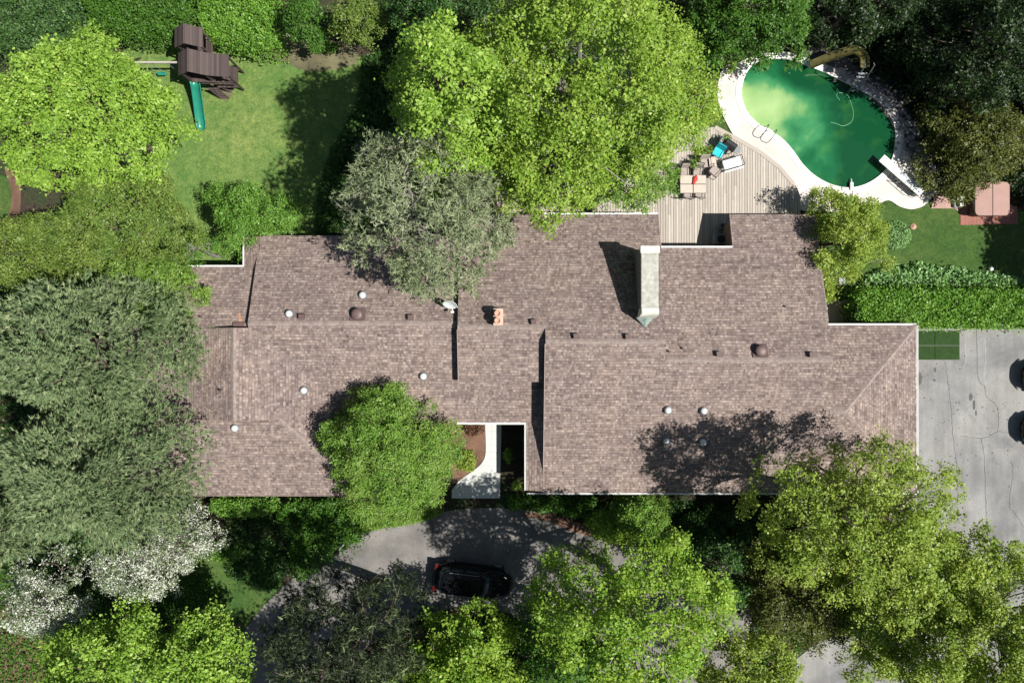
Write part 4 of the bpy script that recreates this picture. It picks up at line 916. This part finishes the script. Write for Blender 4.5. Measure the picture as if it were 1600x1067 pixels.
# ------------------------------------------------------------------ cars
def sell(cx, hl, hw_, z, n=40, p=3.4, tf=0, front=0):
    out = []
    for k in range(n):
        a = 2*math.pi*k/n; c, s = math.cos(a), math.sin(a)
        x = math.copysign(abs(c)**(2/p), c)*hl; y = math.copysign(abs(s)**(2/p), s)*hw_
        zz = z - (tf*max(0, -x/hl)**2 + front*max(0, x/hl)**2)
        out.append((cx+x, y*(1-.06*max(0, abs(x)/hl-.6)), zz))
    return out
def make_car(loc, rz, label, L=4.7, Wd=1.86, H=1.68):
    """front towards -x"""
    t = empty('parked_car', loc, rz, label, 'car', 'black cars parked at the house')
    hl = L/2; hw_ = Wd/2
    mb = MB(); mb.stack([sell(0, hl*.93, hw_*.90, .22), sell(0, hl*.985, hw_*.98, .34), sell(0, hl, hw_, .60, tf=.02), sell(0, hl*.985, hw_*.985, .82, tf=.06), sell(.02, hl*.95, hw_*.92, .98, tf=.16, front=.04), sell(.1, hl*.82, hw_*.84, 1.045, tf=.13, front=.05), sell(.15, hl*.6, hw_*.6, 1.08, tf=.1)])
    mb.build('body', M['carpaint'], t, True)
    mb = MB(); mb.stack([sell(.42, hl*.70, hw_*.88, .98, p=4.5), sell(.47, hl*.61, hw_*.80, H*.80, p=4.5), sell(.50, hl*.54, hw_*.72, H-.09, p=4.5)])
    mb.build('cabin_glass', M['carglass'], t, True)
    mb = MB(); mb.stack([sell(.50, hl*.545, hw_*.73, H-.10, p=4.5), sell(.50, hl*.53, hw_*.71, H-.04, p=4.5), sell(.50, hl*.42, hw_*.56, H, p=4), sell(.5, hl*.2, hw_*.3, H+.008, p=3)])
    rf = mb.build('roof', M['carpaint'], t, True)
    for s in (-1, 1):
        mb = MB(); mb.tube([(-.35, s*hw_*.66, H-.03), (-.2, s*hw_*.66, H+.04), (1.1, s*hw_*.66, H+.04), (1.3, s*hw_*.64, H-.03)], .018, 6); mb.build('roof_rail', M['grey'], rf)
        for x0, x1, x2, x3 in ((-.95, -1.05, -.55, -.45), (.45, .45, .5, .5), (1.35, 1.5, 1.3, 1.2)):
            mb = MB(); mb.bar((x0, s*hw_*.86, 1.02), (x3, s*hw_*.745, H-.1), .07, .05); mb.build('pillar', M['carpaint'], t)
        mb = MB(); mb.M = Matrix.Translation((-.72, s*(hw_+.07), 1.03)); mb.box(-.07, .09, -.1, .1, -.06, .09); mb.build('wing_mirror', M['carpaint'], t, bevel=.03)
        mb = MB(); mb.stack([[(-hl*.97, s*.50, .62), (-hl*.80, s*.86, .64), (-hl*.80, s*.86, .76), (-hl*.955, s*.50, .74)], [(-hl*.90, s*.52, .66), (-hl*.75, s*.88, .68), (-hl*.76, s*.87, .79), (-hl*.87, s*.52, .80)]]); mb.build('headlight', M['light'], t)
        mb = MB(); mb.box(hl*.86, hl*.955, s*.62-.14, s*.62+.14, .72, .92); mb.build('tail_light', M['redlens'], t)
        for x in (-hl*.60, hl*.60):
            mb = MB(); mb.M = Matrix.Translation((x, s*(hw_-.12), .34)) @ Matrix.Rotation(R(90), 4, 'X'); mb.lathe([(.26,-.115),(.33,-.11),(.345,-.07),(.345,.07),(.33,.11),(.26,.115)], n=24); wh = mb.build('wheel', M['tyre'], t, True)
            mb = MB(); mb.M = Matrix.Translation((x, s*(hw_-.11), .34)) @ Matrix.Rotation(R(90), 4, 'X'); mb.lathe([(.22,-.12),(.23,.12)], n=16); mb.build('rim', M['grey'], wh)
    mb = MB(); mb.bar((-hl*.985, -.32, .58), (-hl*.985, .32, .58), .05, .16); mb.build('grille', M['black'], t)
    mb = MB(); mb.bar((-1.05, -.62, 1.07), (-.93, .0, 1.115), .02); mb.bar((-.93, .05, 1.115), (-1.0, .6, 1.07), .02); mb.build('wiper', M['black'], t)
    return t
a = P(738, 908, .8); make_car((a.x, a.y, .035), R(-7)+math.pi, 'black SUV parked in the tree shade in front of the walkway', 4.6, 1.86, 1.7)
a = P(1600, 592, .7); make_car((a.x+2.3, a.y+.02, .035), R(-3), 'black car cut by the right edge, upper of the two on the pale driveway', 4.6, 1.82, 1.5)
a = P(1598, 671, .7); make_car((a.x+2.35, a.y, .035), R(2), 'black car cut by the right edge, lower of the two on the pale driveway', 4.7, 1.9, 1.55)
# turf mats on the drive
k = 0
for i, (x0, x1) in enumerate(((1432,1460.2),(1461,1499))):
    for j, (y0, y1) in enumerate(((517,539.6),(540.3,562))):
        a = P(x0, y1, .05); b = P(x1, y0, .05); mb = MB(); c = (a+b)/2; mb.box(a.x-c.x, b.x-c.x, a.y-c.y, b.y-c.y, .034, .065+.002*(i+j))
        o = mb.build('turf_mat', M['turf']); o.location = (c.x, c.y, 0)
        tag(o, '%s %s artificial turf mat of the four beside the garage' % (('upper','lower')[j], ('left','right')[i]), 'mat', 'artificial turf mats on the driveway')
# basketball hoop at the right edge, mostly outside the frame
q = P(1615, 505, 0); t = empty('basketball_hoop', (q.x, q.y, 0), 0, 'basketball hoop with white backboard at the right edge beside the hedge', 'basketball hoop')
mb = MB(); mb.tube([(0,0,0),(0,0,2.4),(-.0,-.5,3.1)], .06, 10); mb.build('pole', M['grey'], t)
mb = MB(); mb.box(-.45,.45,-.06,.4,0,.15); mb.build('base', M['black'], t, bevel=.04)
mb = MB(); mb.box(-.9,.9,-.56,-.52,2.8,3.85); mb.build('backboard', M['white'], t)
mb = MB(); mb.tube([(.23*math.cos(k/16*6.283), -.85+.23*math.sin(k/16*6.283), 3.05) for k in range(17)], .015, 6); mb.tube([(0,-.56,3.05),(0,-.64,3.05)], .03, 6); mb.build('hoop', M['red'], t)

# ------------------------------------------------------------------ pool furniture
# diving board
a = P(1379, 246, .75); b = P(1440, 302, .6); t = empty('diving_board', (b.x, b.y, .1), 0, 'white diving board over the deep end of the green pool', 'diving board')
d = (a-b); d.z = 0; L = d.length; ang = math.atan2(d.y, d.x); T = Matrix.Rotation(ang, 4, 'Z')
mb = MB(); mb.M = T; mb.box(0, L, -.24, .24, .50, .56); mb.build('board', M['white'], t, bevel=.015)
mb = MB(); mb.M = T; mb.box(.2, L-.6, -.17, .17, .5605, .566); mb.build('grip_strip', plain('grip_white', (.62,.66,.68,1), .9), t)
for x in (.15, L*.5):
    mb = MB(); mb.M = T; mb.box(x-.08, x+.12, -.22, .22, 0, .497); mb.build('stand', M['grey'], t, bevel=.01)
for s in (-1, 1):
    mb = MB(); mb.M = T; mb.tube([(.1,s*.3,0),(.1,s*.3,.9),(L*.45,s*.3,.9),(L*.45,s*.3,0)], .022, 8); mb.build('handrail', M['white'], t)
# pool ladder
a = P(1200, 207, .1); t = empty('pool_ladder', (a.x, a.y, .12), R(-32), 'steel grab rail ladder at the shallow edge of the pool', 'pool ladder')
for s in (-.27, .27):
    mb = MB(); mb.tube(spline([(s,-.55,0),(s,-.55,.45),(s,-.40,.72),(s,-.1,.75),(s,.15,.6),(s,.2,.2),(s,.2,-.6)], False, 4), .022, 8); mb.build('rail', M['black'] if s < 0 else M['black'], t, True)
for z in (-.12, -.4):
    mb = MB(); mb.box(-.27, .27, .16, .24, z, z+.03); mb.build('tread', M['white'], t)
# pool slide
t = empty('pool_slide', (*P2(1345,115,0), .1), 0, 'old olive yellow curved water slide over the far pool edge', 'pool slide')
pts = spline([(1266,103,.45),(1290,93,.9),(1315,84,1.35),(1335,80,1.7),(1348,90,1.95),(1349,106,2.0)], False, 5)
W_ = [P(x, y, z)-Vector((t.location.x, t.location.y, .1)) for x, y, z in pts]; mb = MB(); vs = []; n = len(W_)
prof = [(-.23,.20),(-.245,.20),(-.21,.02),(-.12,-.03),(.12,-.03),(.21,.02),(.245,.20),(.23,.20),(.18,.05),(.10,.0),(-.10,.0),(-.18,.05)]
for i, p in enumerate(W_):
    dd_ = W_[min(i+1, n-1)]-W_[max(i-1, 0)]; dd_.z = 0; dd_.normalize(); s = Vector((-dd_.y, dd_.x, 0))
    vs += [p+s*u+Vector((0,0,v)) for u, v in prof]
kk = len(prof); mb.add(vs, [(i*kk+j, i*kk+(j+1) % kk, (i+1)*kk+(j+1) % kk, (i+1)*kk+j) for i in range(n-1) for j in range(kk)]); mb.build('chute', M['olive'], t, True)
top_ = W_[-1]
for s in (-.25, .25):
    mb = MB(); mb.tube([(top_.x+s, top_.y, 2.6), (top_.x+s, top_.y-.15, 2.7), (top_.x+s+.25, top_.y-.75, 0)], .025, 8); mb.build('ladder_rail', M['grey'], t)
for k in range(6):
    f = k/6; mb = MB(); mb.box(top_.x-.02-.24*f, top_.x+.48-.24*f, top_.y-.7+f*.5-.05, top_.y-.7+f*.5+.05, .15+f*1.9, .18+f*1.9); mb.build('tread', M['grey'], t)
mb = MB(); m_ = W_[len(W_)//2]; mb.tube([m_-Vector((0,0,.05)), (m_.x, m_.y, 0)], .03, 8); mb.build('leg', M['grey'], t)
# skimmer hose on the terrace
pts = [P(x, y, .16) for x, y in spline([(1331,293),(1333,303),(1331,311),(1336,318),(1345,320),(1349,324)], False, 6)]
o = P(1335, 308, .1); mb = MB(); mb.tube([p-o for p in pts], .03, 7); t = mb.build('vacuum_hose', plain('hose_white', (.75,.73,.66,1), .5), None, True); t.location = o; tag(t, 'pale vacuum hose curling over the terrace from the pool edge', 'hose')
q = P(1330, 292, .14); t = empty('skimmer_fitting', (q.x, q.y, .125), 0, 'small white fitting clipped on the lower pool edge', 'pool fitting')
mb = MB(); mb.box(-.09,.09,-.2,.25,.002,.12); mb.build('housing', M['white'], t, bevel=.02); mb = MB(); mb.tube([(0,.2,.1),(0,.45,0)], .03, 8); mb.build('spout', M['white'], t)
pts = [P(x, y, .03) for x, y in spline([(1312,157),(1307,150),(1310,146),(1318,146),(1325,150),(1330,163),(1333,175),(1332,187),(1326,194),(1316,197),(1308,194),(1297,191)], False, 5)]
o = P(1320, 175, .02); mb = MB(); mb.tube([p-o for p in pts], .016, 6); t = mb.build('cleaner_hose', plain('hose_pale_green', (.16,.42,.24,1), .5), None, True); t.location = o; tag(t, 'thin pale cleaner hose floating in a loop on the green water', 'hose')
# hot tub
a = P(1524, 337, .9); b = P(1578, 284, .9); c = (a+b)/2; t = empty('hot_tub', (c.x, c.y, 0), 0, 'square hot tub with a brown two part folding cover', 'hot tub')
hx_, hy_ = (b.x-a.x)/2, (b.y-a.y)/2
def rrect(hx, hy, r, z, n=6):
    out = []
    for sx, sy, a0 in ((1,1,0),(-1,1,90),(-1,-1,180),(1,-1,270)):
        for k in range(n+1):
            an = R(a0+90*k/n); out.append((sx*(hx-r)+r*math.cos(an), sy*(hy-r)+r*math.sin(an), z))
    return out
mb = MB(); mb.stack([rrect(hx_*.93,hy_*.93,.25,.02), rrect(hx_*.96,hy_*.96,.25,.78)]); mb.build('cabinet', M['tubdark'], t)
for s in (-1, 1):
    rr2 = rrect(hx_, hy_, .27, 0); half = clip_half([(p[0], p[1]) for p in rr2], -s, 0, -.02)
    mb = MB(); ins = [((x-s*hx_/2)*.985+s*hx_/2, y*.985) for x, y in half]
    mb.stack([[(x, y, .78) for x, y in half], [(x, y, .86) for x, y in half], [(x, y, .885+.02*(1-abs(x)/hx_)) for x, y in ins]]); mb.build('cover', M['tub'], t)
mb = MB(); mb.box(-.02,.02,-hy_*.97,hy_*.97,.86,.885); mb.build('hinge', M['tubdark'], t)
mb = MB(); mb.tube([(-hx_-.1,-hy_*.6,.5),(-hx_-.16,-hy_*.6,1.0),(-hx_-.16,-hy_*.1,1.0),(-hx_-.1,-hy_*.1,.5)], .02, 8); mb.build('cover_lifter', M['black'], t)
sheet('hot_tub_pad', [P2(*q) for q in [(1500,352),(1500,285),(1585,285),(1590,350)]], .05, M['redpave'], .05)
sheet('hot_tub_path', [P2(*q) for q in [(1454,326),(1460,306),(1491,307),(1498,312),(1498,331),(1490,326)]], .045, M['pinkpave'], .04)
q = P(1497, 315, .3); t = empty('tub_step', (q.x, q.y, .04), 0, 'small grey step unit beside the hot tub', 'step')
mb = MB(); mb.box(-.18,.22,-.32,.32,0,.2); mb.build('tread', M['grey'], t, bevel=.02); mb = MB(); mb.box(.02,.22,-.3,.3,.2,.42); mb.build('riser', M['white'], t, bevel=.02)
# stepping stones
for i, (poly, lab) in enumerate([([(1349,329),(1357,329),(1358,341),(1351,343),(1347,338)], 'grey stepping stone touching the terrace edge'), ([(1343,351),(1352,350),(1352,361),(1347,364),(1340,364)], 'grey stepping stone, second below the terrace edge'), ([(1341,370),(1350,369),(1349,381),(1342,383)], 'grey stepping stone half under the yellow green tree'), ([(1311,433),(1321,432),(1320,446),(1310,448)], 'grey stepping stone beside the house path')]):
    c = P(*poly[0], .05); mb = MB(); mb.prism([(P(x, y, .05).x-c.x, P(x, y, .05).y-c.y) for x, y in poly], .0, .06); o = mb.build('stepping_stone', M['slab'], bevel=.01); o.location = (c.x, c.y, .005); tag(o, lab, 'stepping stone', 'stepping stones by the terrace')
# pole feeder
q = P(1400, 362, 0); t = empty('bird_feeder', (q.x, q.y, 0), 0, 'small brown bird feeder on a thin pole over the round hosta mound', 'bird feeder')
mb = MB(); mb.tube([(0,0,0),(0,0,1.75)], .022, 8); mb.build('pole', M['black'], t)
mb = MB(); mb.lathe([(.10,1.72),(.12,1.74),(.12,1.95),(.05,1.96)], n=14); mb.build('hopper', M['beige'], t)
mb = MB(); mb.lathe([(.17,1.93),(.165,1.96),(.03,2.06),(.01,2.07)], n=16); mb.build('cap', M['clay'], t)
q = P(1545, 421, .3); t = empty('garden_light', (q.x, q.y, 0), 0, 'small white globe light in the shaded bed at right', 'garden light')
mb = MB(); mb.tube([(0,0,0),(0,0,.4)], .02, 8); mb.build('stake', M['black'], t); mb = MB(); mb.lathe([(.03,.38),(.10,.44),(.12,.51),(.10,.58),(.03,.62)], n=14); mb.build('globe', M['white'], t, True)
# gate at the east wall
q = P(1284, 493, 1); t = empty('garden_gate', (q.x, q.y, 0), R(0), 'narrow pale wooden gate post and panel by the east wall', 'gate')
mb = MB()
for s in (-.09, .09): mb.box(s-.05, s+.05, -.35, .35, .05, 1.25+s)
mb.build('panel', plain('pale_wood', (.45,.40,.28,1), .8), t); mb = MB(); mb.box(-.15,.15,-.45,-.35,.0,1.45); mb.box(-.15,.15,.35,.45,0,1.45); mb.build('post', plain('pale_wood_post', (.42,.37,.26,1), .8), t)
a = P(1289, 500, .1); pts = [P(x, y, .08)-a for x, y in spline([(1289,502),(1290,490),(1292,478),(1295,460),(1297,445)], False, 4)]
mb = MB(); mb.tube(pts, .025, 6); t = mb.build('garden_hose', M['white'], None, True); t.location = a; tag(t, 'white hose lying along the east side path', 'hose')
# front lamp post
q = P(541, 845, 0); t = empty('lamp_post', (q.x, q.y, 0), 0, 'slim white lamp post among the shrubs beside the front drive', 'lamp post')
mb = MB(); mb.tube([(0,0,0),(0,0,2.3)], .05, 10); mb.build('post', M['white'], t)
mb = MB(); mb.lathe([(.08,2.3),(.14,2.34),(.16,2.6),(.08,2.7),(.02,2.75)], n=10); mb.build('lantern', M['black'], t)

# ------------------------------------------------------------------ patio furniture on the deck
zd = ZD+.003
def at_deck(px, py, h=.4): p = P(px, py, ZD+h); return (p.x, p.y, zd)
q = at_deck(1083, 288, .72); t = empty('dining_table', q, 0, 'square dining table with four pale tiles under the green branches', 'table')
for sx in (-1, 1):
    for sy in (-1, 1):
        mb = MB(); mb.box(sx*.37-.345, sx*.37+.345, sy*.255-.235, sy*.255+.235, .71, .735); mb.build('tile', M['tile'], t)
        mb = MB(); mb.tube([(sx*.68, sy*.45, 0), (sx*.66, sy*.43, .69)], .02, 8); mb.build('leg', M['black'], t)
mb = MB(); mb.box(-.74,.74,-.51,.51,.68,.708); mb.build('frame', M['black'], t)
q2 = (q[0]+.08, q[1]+.22, q[2]+.735); t = empty('red_cloth', q2, R(-20), 'crumpled red cloth lying on the tiled table', 'cloth')
mb = MB(); mb.stack([[(.13*math.cos(k/9*6.283)*(1+.3*math.sin(k*2.1)), .26*math.sin(k/9*6.283)*(1+.2*math.cos(k*3)), z) for k in range(9)] for z in (.005, .06)]+[[(.06*math.cos(k/9*6.283), .15*math.sin(k/9*6.283), .12) for k in range(9)]]); mb.build('folds', M['red'], t, True)
def patio_chair(px, py, rz, label, cm='beige', w_=.52):
    t = empty('patio_chair', at_deck(px, py, .45), R(rz), label, 'chair', 'chairs on the deck')
    mb = MB(); mb.box(-w_/2+.02,w_/2-.02,-.24,.24,.38,.45); mb.build('seat', M[cm], t, bevel=.03)
    mb = MB(); mb.M = Matrix.Translation((0,.25,.42)) @ Matrix.Rotation(R(-14), 4, 'X'); mb.box(-w_/2+.02,w_/2-.02,-.03,.04,0,.48); mb.build('backrest', M[cm], t, bevel=.03)
    for s in (-1, 1):
        mb = MB(); mb.tube([(s*w_/2,-.27,0),(s*w_/2,-.25,.62),(s*w_/2,.05,.66),(s*w_/2,.30,.62)], .018, 6); mb.tube([(s*w_/2,.30,0),(s*w_/2,.27,.45),(s*w_/2,.38,.92)], .018, 6); mb.build('side_frame', M['black'], t)
    mb = MB(); mb.tube([(-w_/2,.38,.92),(0,.41,.95),(w_/2,.38,.92)], .018, 6); mb.tube([(-w_/2,-.25,.36),(w_/2,-.25,.36)], .016, 6); mb.build('cross_frame', M['black'], t)
    return t
patio_chair(1070, 269, 0, 'beige patio chair at the far side of the tiled table, left one')
patio_chair(1090, 268, -6, 'beige patio chair at the far side of the tiled table, right one')
patio_chair(1075, 302, 180, 'beige patio chair pushed under the near side of the table, left one')
patio_chair(1093, 301, 176, 'beige patio chair pushed under the near side of the table, right one')
patio_chair(1101, 255, 5, 'dark framed chair between the potted plant and the small table', 'beige', .62)
patio_chair(1117, 267, 140, 'beige chair turned askew beside the white lounger', 'beige', .58)
patio_chair(1122, 238, -30, 'chair with bright turquoise cushions', 'turq', .62)
q = at_deck(1112, 253, .45); t = empty('side_table', q, R(8), 'small pale side table among the lounge chairs', 'table')
mb = MB(); mb.box(-.25,.25,-.27,.27,.42,.45); mb.build('tabletop', M['tile'], t, bevel=.01)
for sx in (-1, 1):
    for sy in (-1, 1): mb = MB(); mb.tube([(sx*.2,sy*.22,0),(sx*.2,sy*.22,.42)], .015, 6); mb.build('leg', M['black'], t)
q = at_deck(1140, 256, .35); t = empty('sun_lounger', q, R(16), 'white cushioned lounger with black frame beside the turquoise chair', 'sun lounger')
mb = MB(); mb.box(-.38,.40,-.25,.25,.33,.41); mb.build('cushion', M['white'], t, bevel=.03)
mb = MB()
for s in (-1, 1): mb.tube([(-.7,s*.3,.35),(.55,s*.3,.33),(.75,s*.28,.5)], .02, 6)
mb.tube([(-.7,-.3,.35),(-.7,.3,.35)], .02, 6); mb.tube([(.75,-.28,.5),(.75,.28,.5)], .02, 6); mb.build('frame', M['black'], t)
for sx in (-.5, .5):
    for s in (-1, 1): mb = MB(); mb.tube([(sx,s*.3,0),(sx,s*.3,.34)], .018, 6); mb.build('leg', M['white'], t)
mb = MB(); mb.box(.42,.72,-.26,.26,.36,.39); mb.box(-.38,.72,-.42,-.33,.30,.33); mb.build('side_tray', M['white'], t)
q = at_deck(1139, 229, .5); t = empty('barbecue', q, R(-35), 'black covered barbecue behind the turquoise chair', 'barbecue')
mb = MB(); mb.box(-.36,.36,-.22,.22,.55,.8); mb.build('firebox', M['black'], t, bevel=.03)
mb = MB(); mb.stack([[(-.36,-.23,.8),(.36,-.23,.8),(.36,.23,.8),(-.36,.23,.8)],[(-.34,-.16,.97),(.34,-.16,.97),(.34,.18,.97),(-.34,.18,.97)],[(-.32,-.05,1.03),(.32,-.05,1.03),(.32,.1,1.03),(-.32,.1,1.03)]]); mb.build('lid', M['black'], t)
mb = MB(); mb.box(-.62,-.37,-.2,.2,.76,.79); mb.box(.37,.62,-.2,.2,.76,.79); mb.build('shelf', M['grey'], t)
for sx in (-.3, .3):
    for s in (-.18, .18): mb = MB(); mb.box(sx-.02,sx+.02,s-.02,s+.02,0,.56); mb.build('leg', M['black'], t)
def pot(px, py, lab, sd, r=.2):
    q = at_deck(px, py, .5); t = empty('potted_plant', q, 0, lab, 'potted plant', 'potted plants on the deck')
    mb = MB(); mb.lathe([(r*.7,0),(r,.33),(r*1.08,.33),(r*1.08,.38),(r*.9,.38),(r*.85,.33)], n=18); mb.build('pot', M['terracotta'], t, True)
    global rng; rng = np.random.default_rng(sd); n = 420; d = unit(rng.normal(size=(n, 3))+np.array([0,0,.4])); p = np.array([0,0,.55])+d*rng.uniform(.05,.38,(n,1))
    V, F = quads(p, unit(d+rng.normal(size=(n,3))*.4), rng.uniform(.07,.15,n)); mesh_np('leaves', V, F, rng.random(n), M['fresh'], t)
pot(1105, 237, 'potted green plant left of the turquoise chair', 41); pot(1085, 256, 'potted green plant above the tiled table', 42, .22); pot(1133, 219, 'dark potted plant at the deck edge beyond the barbecue', 43, .18)
# cooling unit standing in the shaded notch
for (px, py, s, lab) in ((1126, 374, .36, 'grey cooling unit in the shaded deck recess'), (1131, 352, .2, 'small grey box on the shaded wall side of the deck recess')):
    q = at_deck(px, py, .6); t = empty('cooling_unit', q, 0, lab, 'cooling unit'); mb = MB(); mb.box(-s,s,-s*.8,s*.8,.02,s*1.9); mb.build('housing', M['grey'], t, bevel=.03)
    mb = MB(); mb.lathe([(s*.62,s*1.9),(s*.62,s*1.95),(s*.5,s*1.96)], n=20); mb.build('fan_grille', M['black'], t)

# ------------------------------------------------------------------ playset
q = P(300, 118, 0); t = empty('playset', (q.x-.0, q.y, 0), 0, 'dark stained wooden playset with two gabled towers and a green slide', 'playset')
def L_(px, py, z): return P(px, py, z)-Vector((q.x, q.y, 0))
def gable(px, py0, py1, zr, w_=.76, h_=.60, lean=0):
    a = L_(px, py0, zr); b = L_(px, py1, zr)
    for s in (-1, 1):
        mb = MB(); vs = [a, b, b+Vector((s*w_, 0, -h_)), a+Vector((s*w_, 0, -h_))]; mb.add([v for v in vs]+[v-Vector((0,0,.05)) for v in vs], [(0,1,2,3),(4,5,6,7),(0,1,5,4),(1,2,6,5),(2,3,7,6),(3,0,4,7)]); mb.build('roof_panel', M['playwood'], t)
    mb = MB(); mb.bar(a+Vector((0,.02,.03)), b-Vector((0,.02,-.03)), .09, .04); mb.build('ridge_board', M['playwood'], t)
    return a, b
aA, bA = gable(287.5, 37, 68, 3.7); aB, bB = gable(293.5, 76, 112, 3.5)
def tower(a, b, zf, zr):
    cx_ = a.x; y0, y1 = b.y+.12, a.y-.12
    for sx in (-.62, .62):
        for yy in (y0, y1): mb = MB(); mb.box(cx_+sx-.045, cx_+sx+.045, yy-.045, yy+.045, 0, zr-.56); mb.build('post', M['playwood'], t)
    mb = MB(); mb.box(cx_-.7, cx_+.7, y0-.05, y1+.05, zf-.06, zf); mb.build('platform', M['playwood'], t)
    for sx in (-.64, .64): mb = MB(); mb.box(cx_+sx-.02, cx_+sx+.02, y0, y1, zf+.05, zf+.7); mb.build('side_panel', M['playwood'], t)
tower(aA, bA, 1.6, 3.7); tower(aB, bB, 1.5, 3.5)
# flat canopy right of the second tower
c0 = aB+Vector((.76,-.0,-.6)); mb = MB(); vs = [c0+Vector((-.02,0,.0)), c0+Vector((-.02,bB.y-aB.y,0)), c0+Vector((1.12,bB.y-aB.y-.03,-.22)), c0+Vector((1.12,-.03,-.22))]
mb.add([v for v in vs]+[v-Vector((0,0,.05)) for v in vs], [(0,1,2,3),(4,5,6,7),(0,1,5,4),(1,2,6,5),(2,3,7,6),(3,0,4,7)]); mb.build('canopy', M['playwood'], t)
for yy in (-.12, bB.y-aB.y+.12): mb = MB(); mb.box(c0.x+1.02-.045, c0.x+1.02+.045, c0.y+yy-.045, c0.y+yy+.045, 0, c0.z-.22); mb.build('post', M['playwood'], t)
mb = MB(); mb.box(c0.x-.1, c0.x+1.05, c0.y+(bB.y-aB.y)-.06, c0.y-.05, 1.0, 1.06); mb.build('platform', M['playwood'], t)
for k in range(2): mb = MB(); mb.bar((c0.x-.7, bB.y-.05-k*.02, 1.75+k*.35), (c0.x+1.1, bB.y-.05, 1.55+k*.35), .05, .1); mb.build('rail', M['playwood'], t)
# ladder ramp and braces
l0 = L_(333, 138, 1.1); l1 = L_(351, 154, .05)
for s in (-.25, .25): mb = MB(); mb.bar(l0+Vector((s,0,0)), l1+Vector((s,0,0)), .06, .1); mb.build('ladder_rail', M['playwood'], t)
for k in range(5):
    p = l0.lerp(l1, (k+.4)/5); mb = MB(); mb.bar(p+Vector((-.27,0,.04)), p+Vector((.27,0,.04)), .1, .04); mb.build('rung', M['playwood'], t)
for pa, pb in (((352,100,2.2),(362,120,.05)), ((362,120,.08),(361,144,.08)), ((361,144,.08),(348,138,.6)), ((323,60,2.4),(336,80,.05)), ((322,74,.9),(336,80,.05)), ((315,76,.1),(322,74,.9))):
    mb = MB(); mb.bar(L_(*pa), L_(*pb), .09); mb.build('brace', M['playwood'], t)
mb = MB()
for k in range(3): mb.bar(L_(355,105+k*12,.9), L_(362,108+k*12,.06), .05)
mb.build('climbing_wall', M['playwood'], t)
sheet('worn_soil', sp2([(325,132),(365,104),(366,128),(364,146),(354,158),(340,152),(325,142)]), .03, M['dirt'])
# swing beam to the left with a swing
be = L_(279, 98, 2.35); bs = L_(255, 98, 2.35)+Vector((-2.2, 0, 0))
mb = MB(); mb.bar(be, bs, .1); mb.build('swing_beam', plain('pale_beam', (.40,.37,.34,1), .8), t)
for s in (-.5, .5): mb = MB(); mb.bar(bs, (bs.x-.15, bs.y+s*2.2, 0), .09); mb.build('leg', M['playwood'], t)
for x in (be.x-.45, be.x-1.7):
    mb = MB()
    for s in (-.22, .22): mb.tube([(x+s, be.y, 2.3), (x+s, be.y, .6)], .012, 5)
    sw_ = mb.build('swing', plain('swing_chain_blue', (.25,.33,.42,1), .5), t); mb = MB(); mb.box(x-.25, x+.25, be.y-.1, be.y+.1, .56, .6); mb.build('seat', M['slidegreen'], sw_, bevel=.01)
# green slide
pts = spline([(306,129,1.55),(307,136,1.45),(310,155,.95),(313,178,.45),(315.5,196,.16),(316,203,.14)], False, 6)
W_ = [L_(*p) for p in pts]; mb = MB(); vs = []; n = len(W_)
prof = [(-.25,.17),(-.22,.18),(-.19,.15),(-.15,.02),(0,.0),(.15,.02),(.19,.15),(.22,.18),(.25,.17),(.24,.13),(.20,-.03),(0,-.05),(-.20,-.03),(-.24,.13)]; kk = len(prof)
for i, p in enumerate(W_):
    dd_ = W_[min(i+1, n-1)]-W_[max(i-1, 0)]; dd_.z = 0; dd_.normalize(); s = Vector((-dd_.y, dd_.x, 0)); sc2 = 1 if i < n-3 else 1-.12*(i-n+4)
    vs += [p+s*u*1.18*sc2+Vector((0,0,v)) for u, v in prof]
mb.add(vs, [(i*kk+j, i*kk+(j+1) % kk, (i+1)*kk+(j+1) % kk, (i+1)*kk+j) for i in range(n-1) for j in range(kk)]+[tuple(range(kk)), tuple((n-1)*kk+j for j in range(kk))]); mb.build('slide', M['slidegreen'], t, True)

# fallen leaves and twigs lying on the roof and the paving
def litter(name, label, spots, seed, m, h=None):
    r = np.random.default_rng(seed); pts = []
    for px, py, rx, ry, n in spots:
        for _ in range(n):
            a = r.normal(size=2); x, y = px+a[0]*rx, py+a[1]*ry
            if h is None:
                X, Y, z = on_roof(x, y); 
                if roofz(X, Y) < 2: continue
                pts.append((X, Y, z+.015))
            else: p = P(x, y, h); pts.append((p.x, p.y, h))
    p = np.array(pts); n = len(p); global rng; rng = r
    V, F = quads(p, unit(np.array([0,0,1.])+r.normal(size=(n,3))*.2), r.uniform(.05, .14, n), .45)
    o = mesh_np(name, V, F, r.random(n), M[m]); o['kind'] = 'stuff'; tag(o, label, 'litter')
M['litter'] = leafmat('dead_leaf', [(0,(.07,.045,.03)),(.5,(.15,.10,.06)),(1,(.28,.24,.12))], .05)
litter('roof_litter', 'fallen needles and leaves on the shingles', [(330,600,25,70,260),(420,500,30,20,60),(600,470,60,25,160),(700,480,40,12,90),(500,640,30,50,120),(830,360,60,14,120),(1250,420,25,40,120),(1150,740,110,20,160),(1380,650,40,40,70),(900,540,160,60,90),(560,520,120,30,70)], 3, 'litter')
litter('ground_litter', 'fallen leaves on the driveway and terrace', [(1500,640,70,90,160),(1460,560,20,20,25),(1430,300,20,14,30),(1150,140,12,30,25)], 4, 'litter', .045)
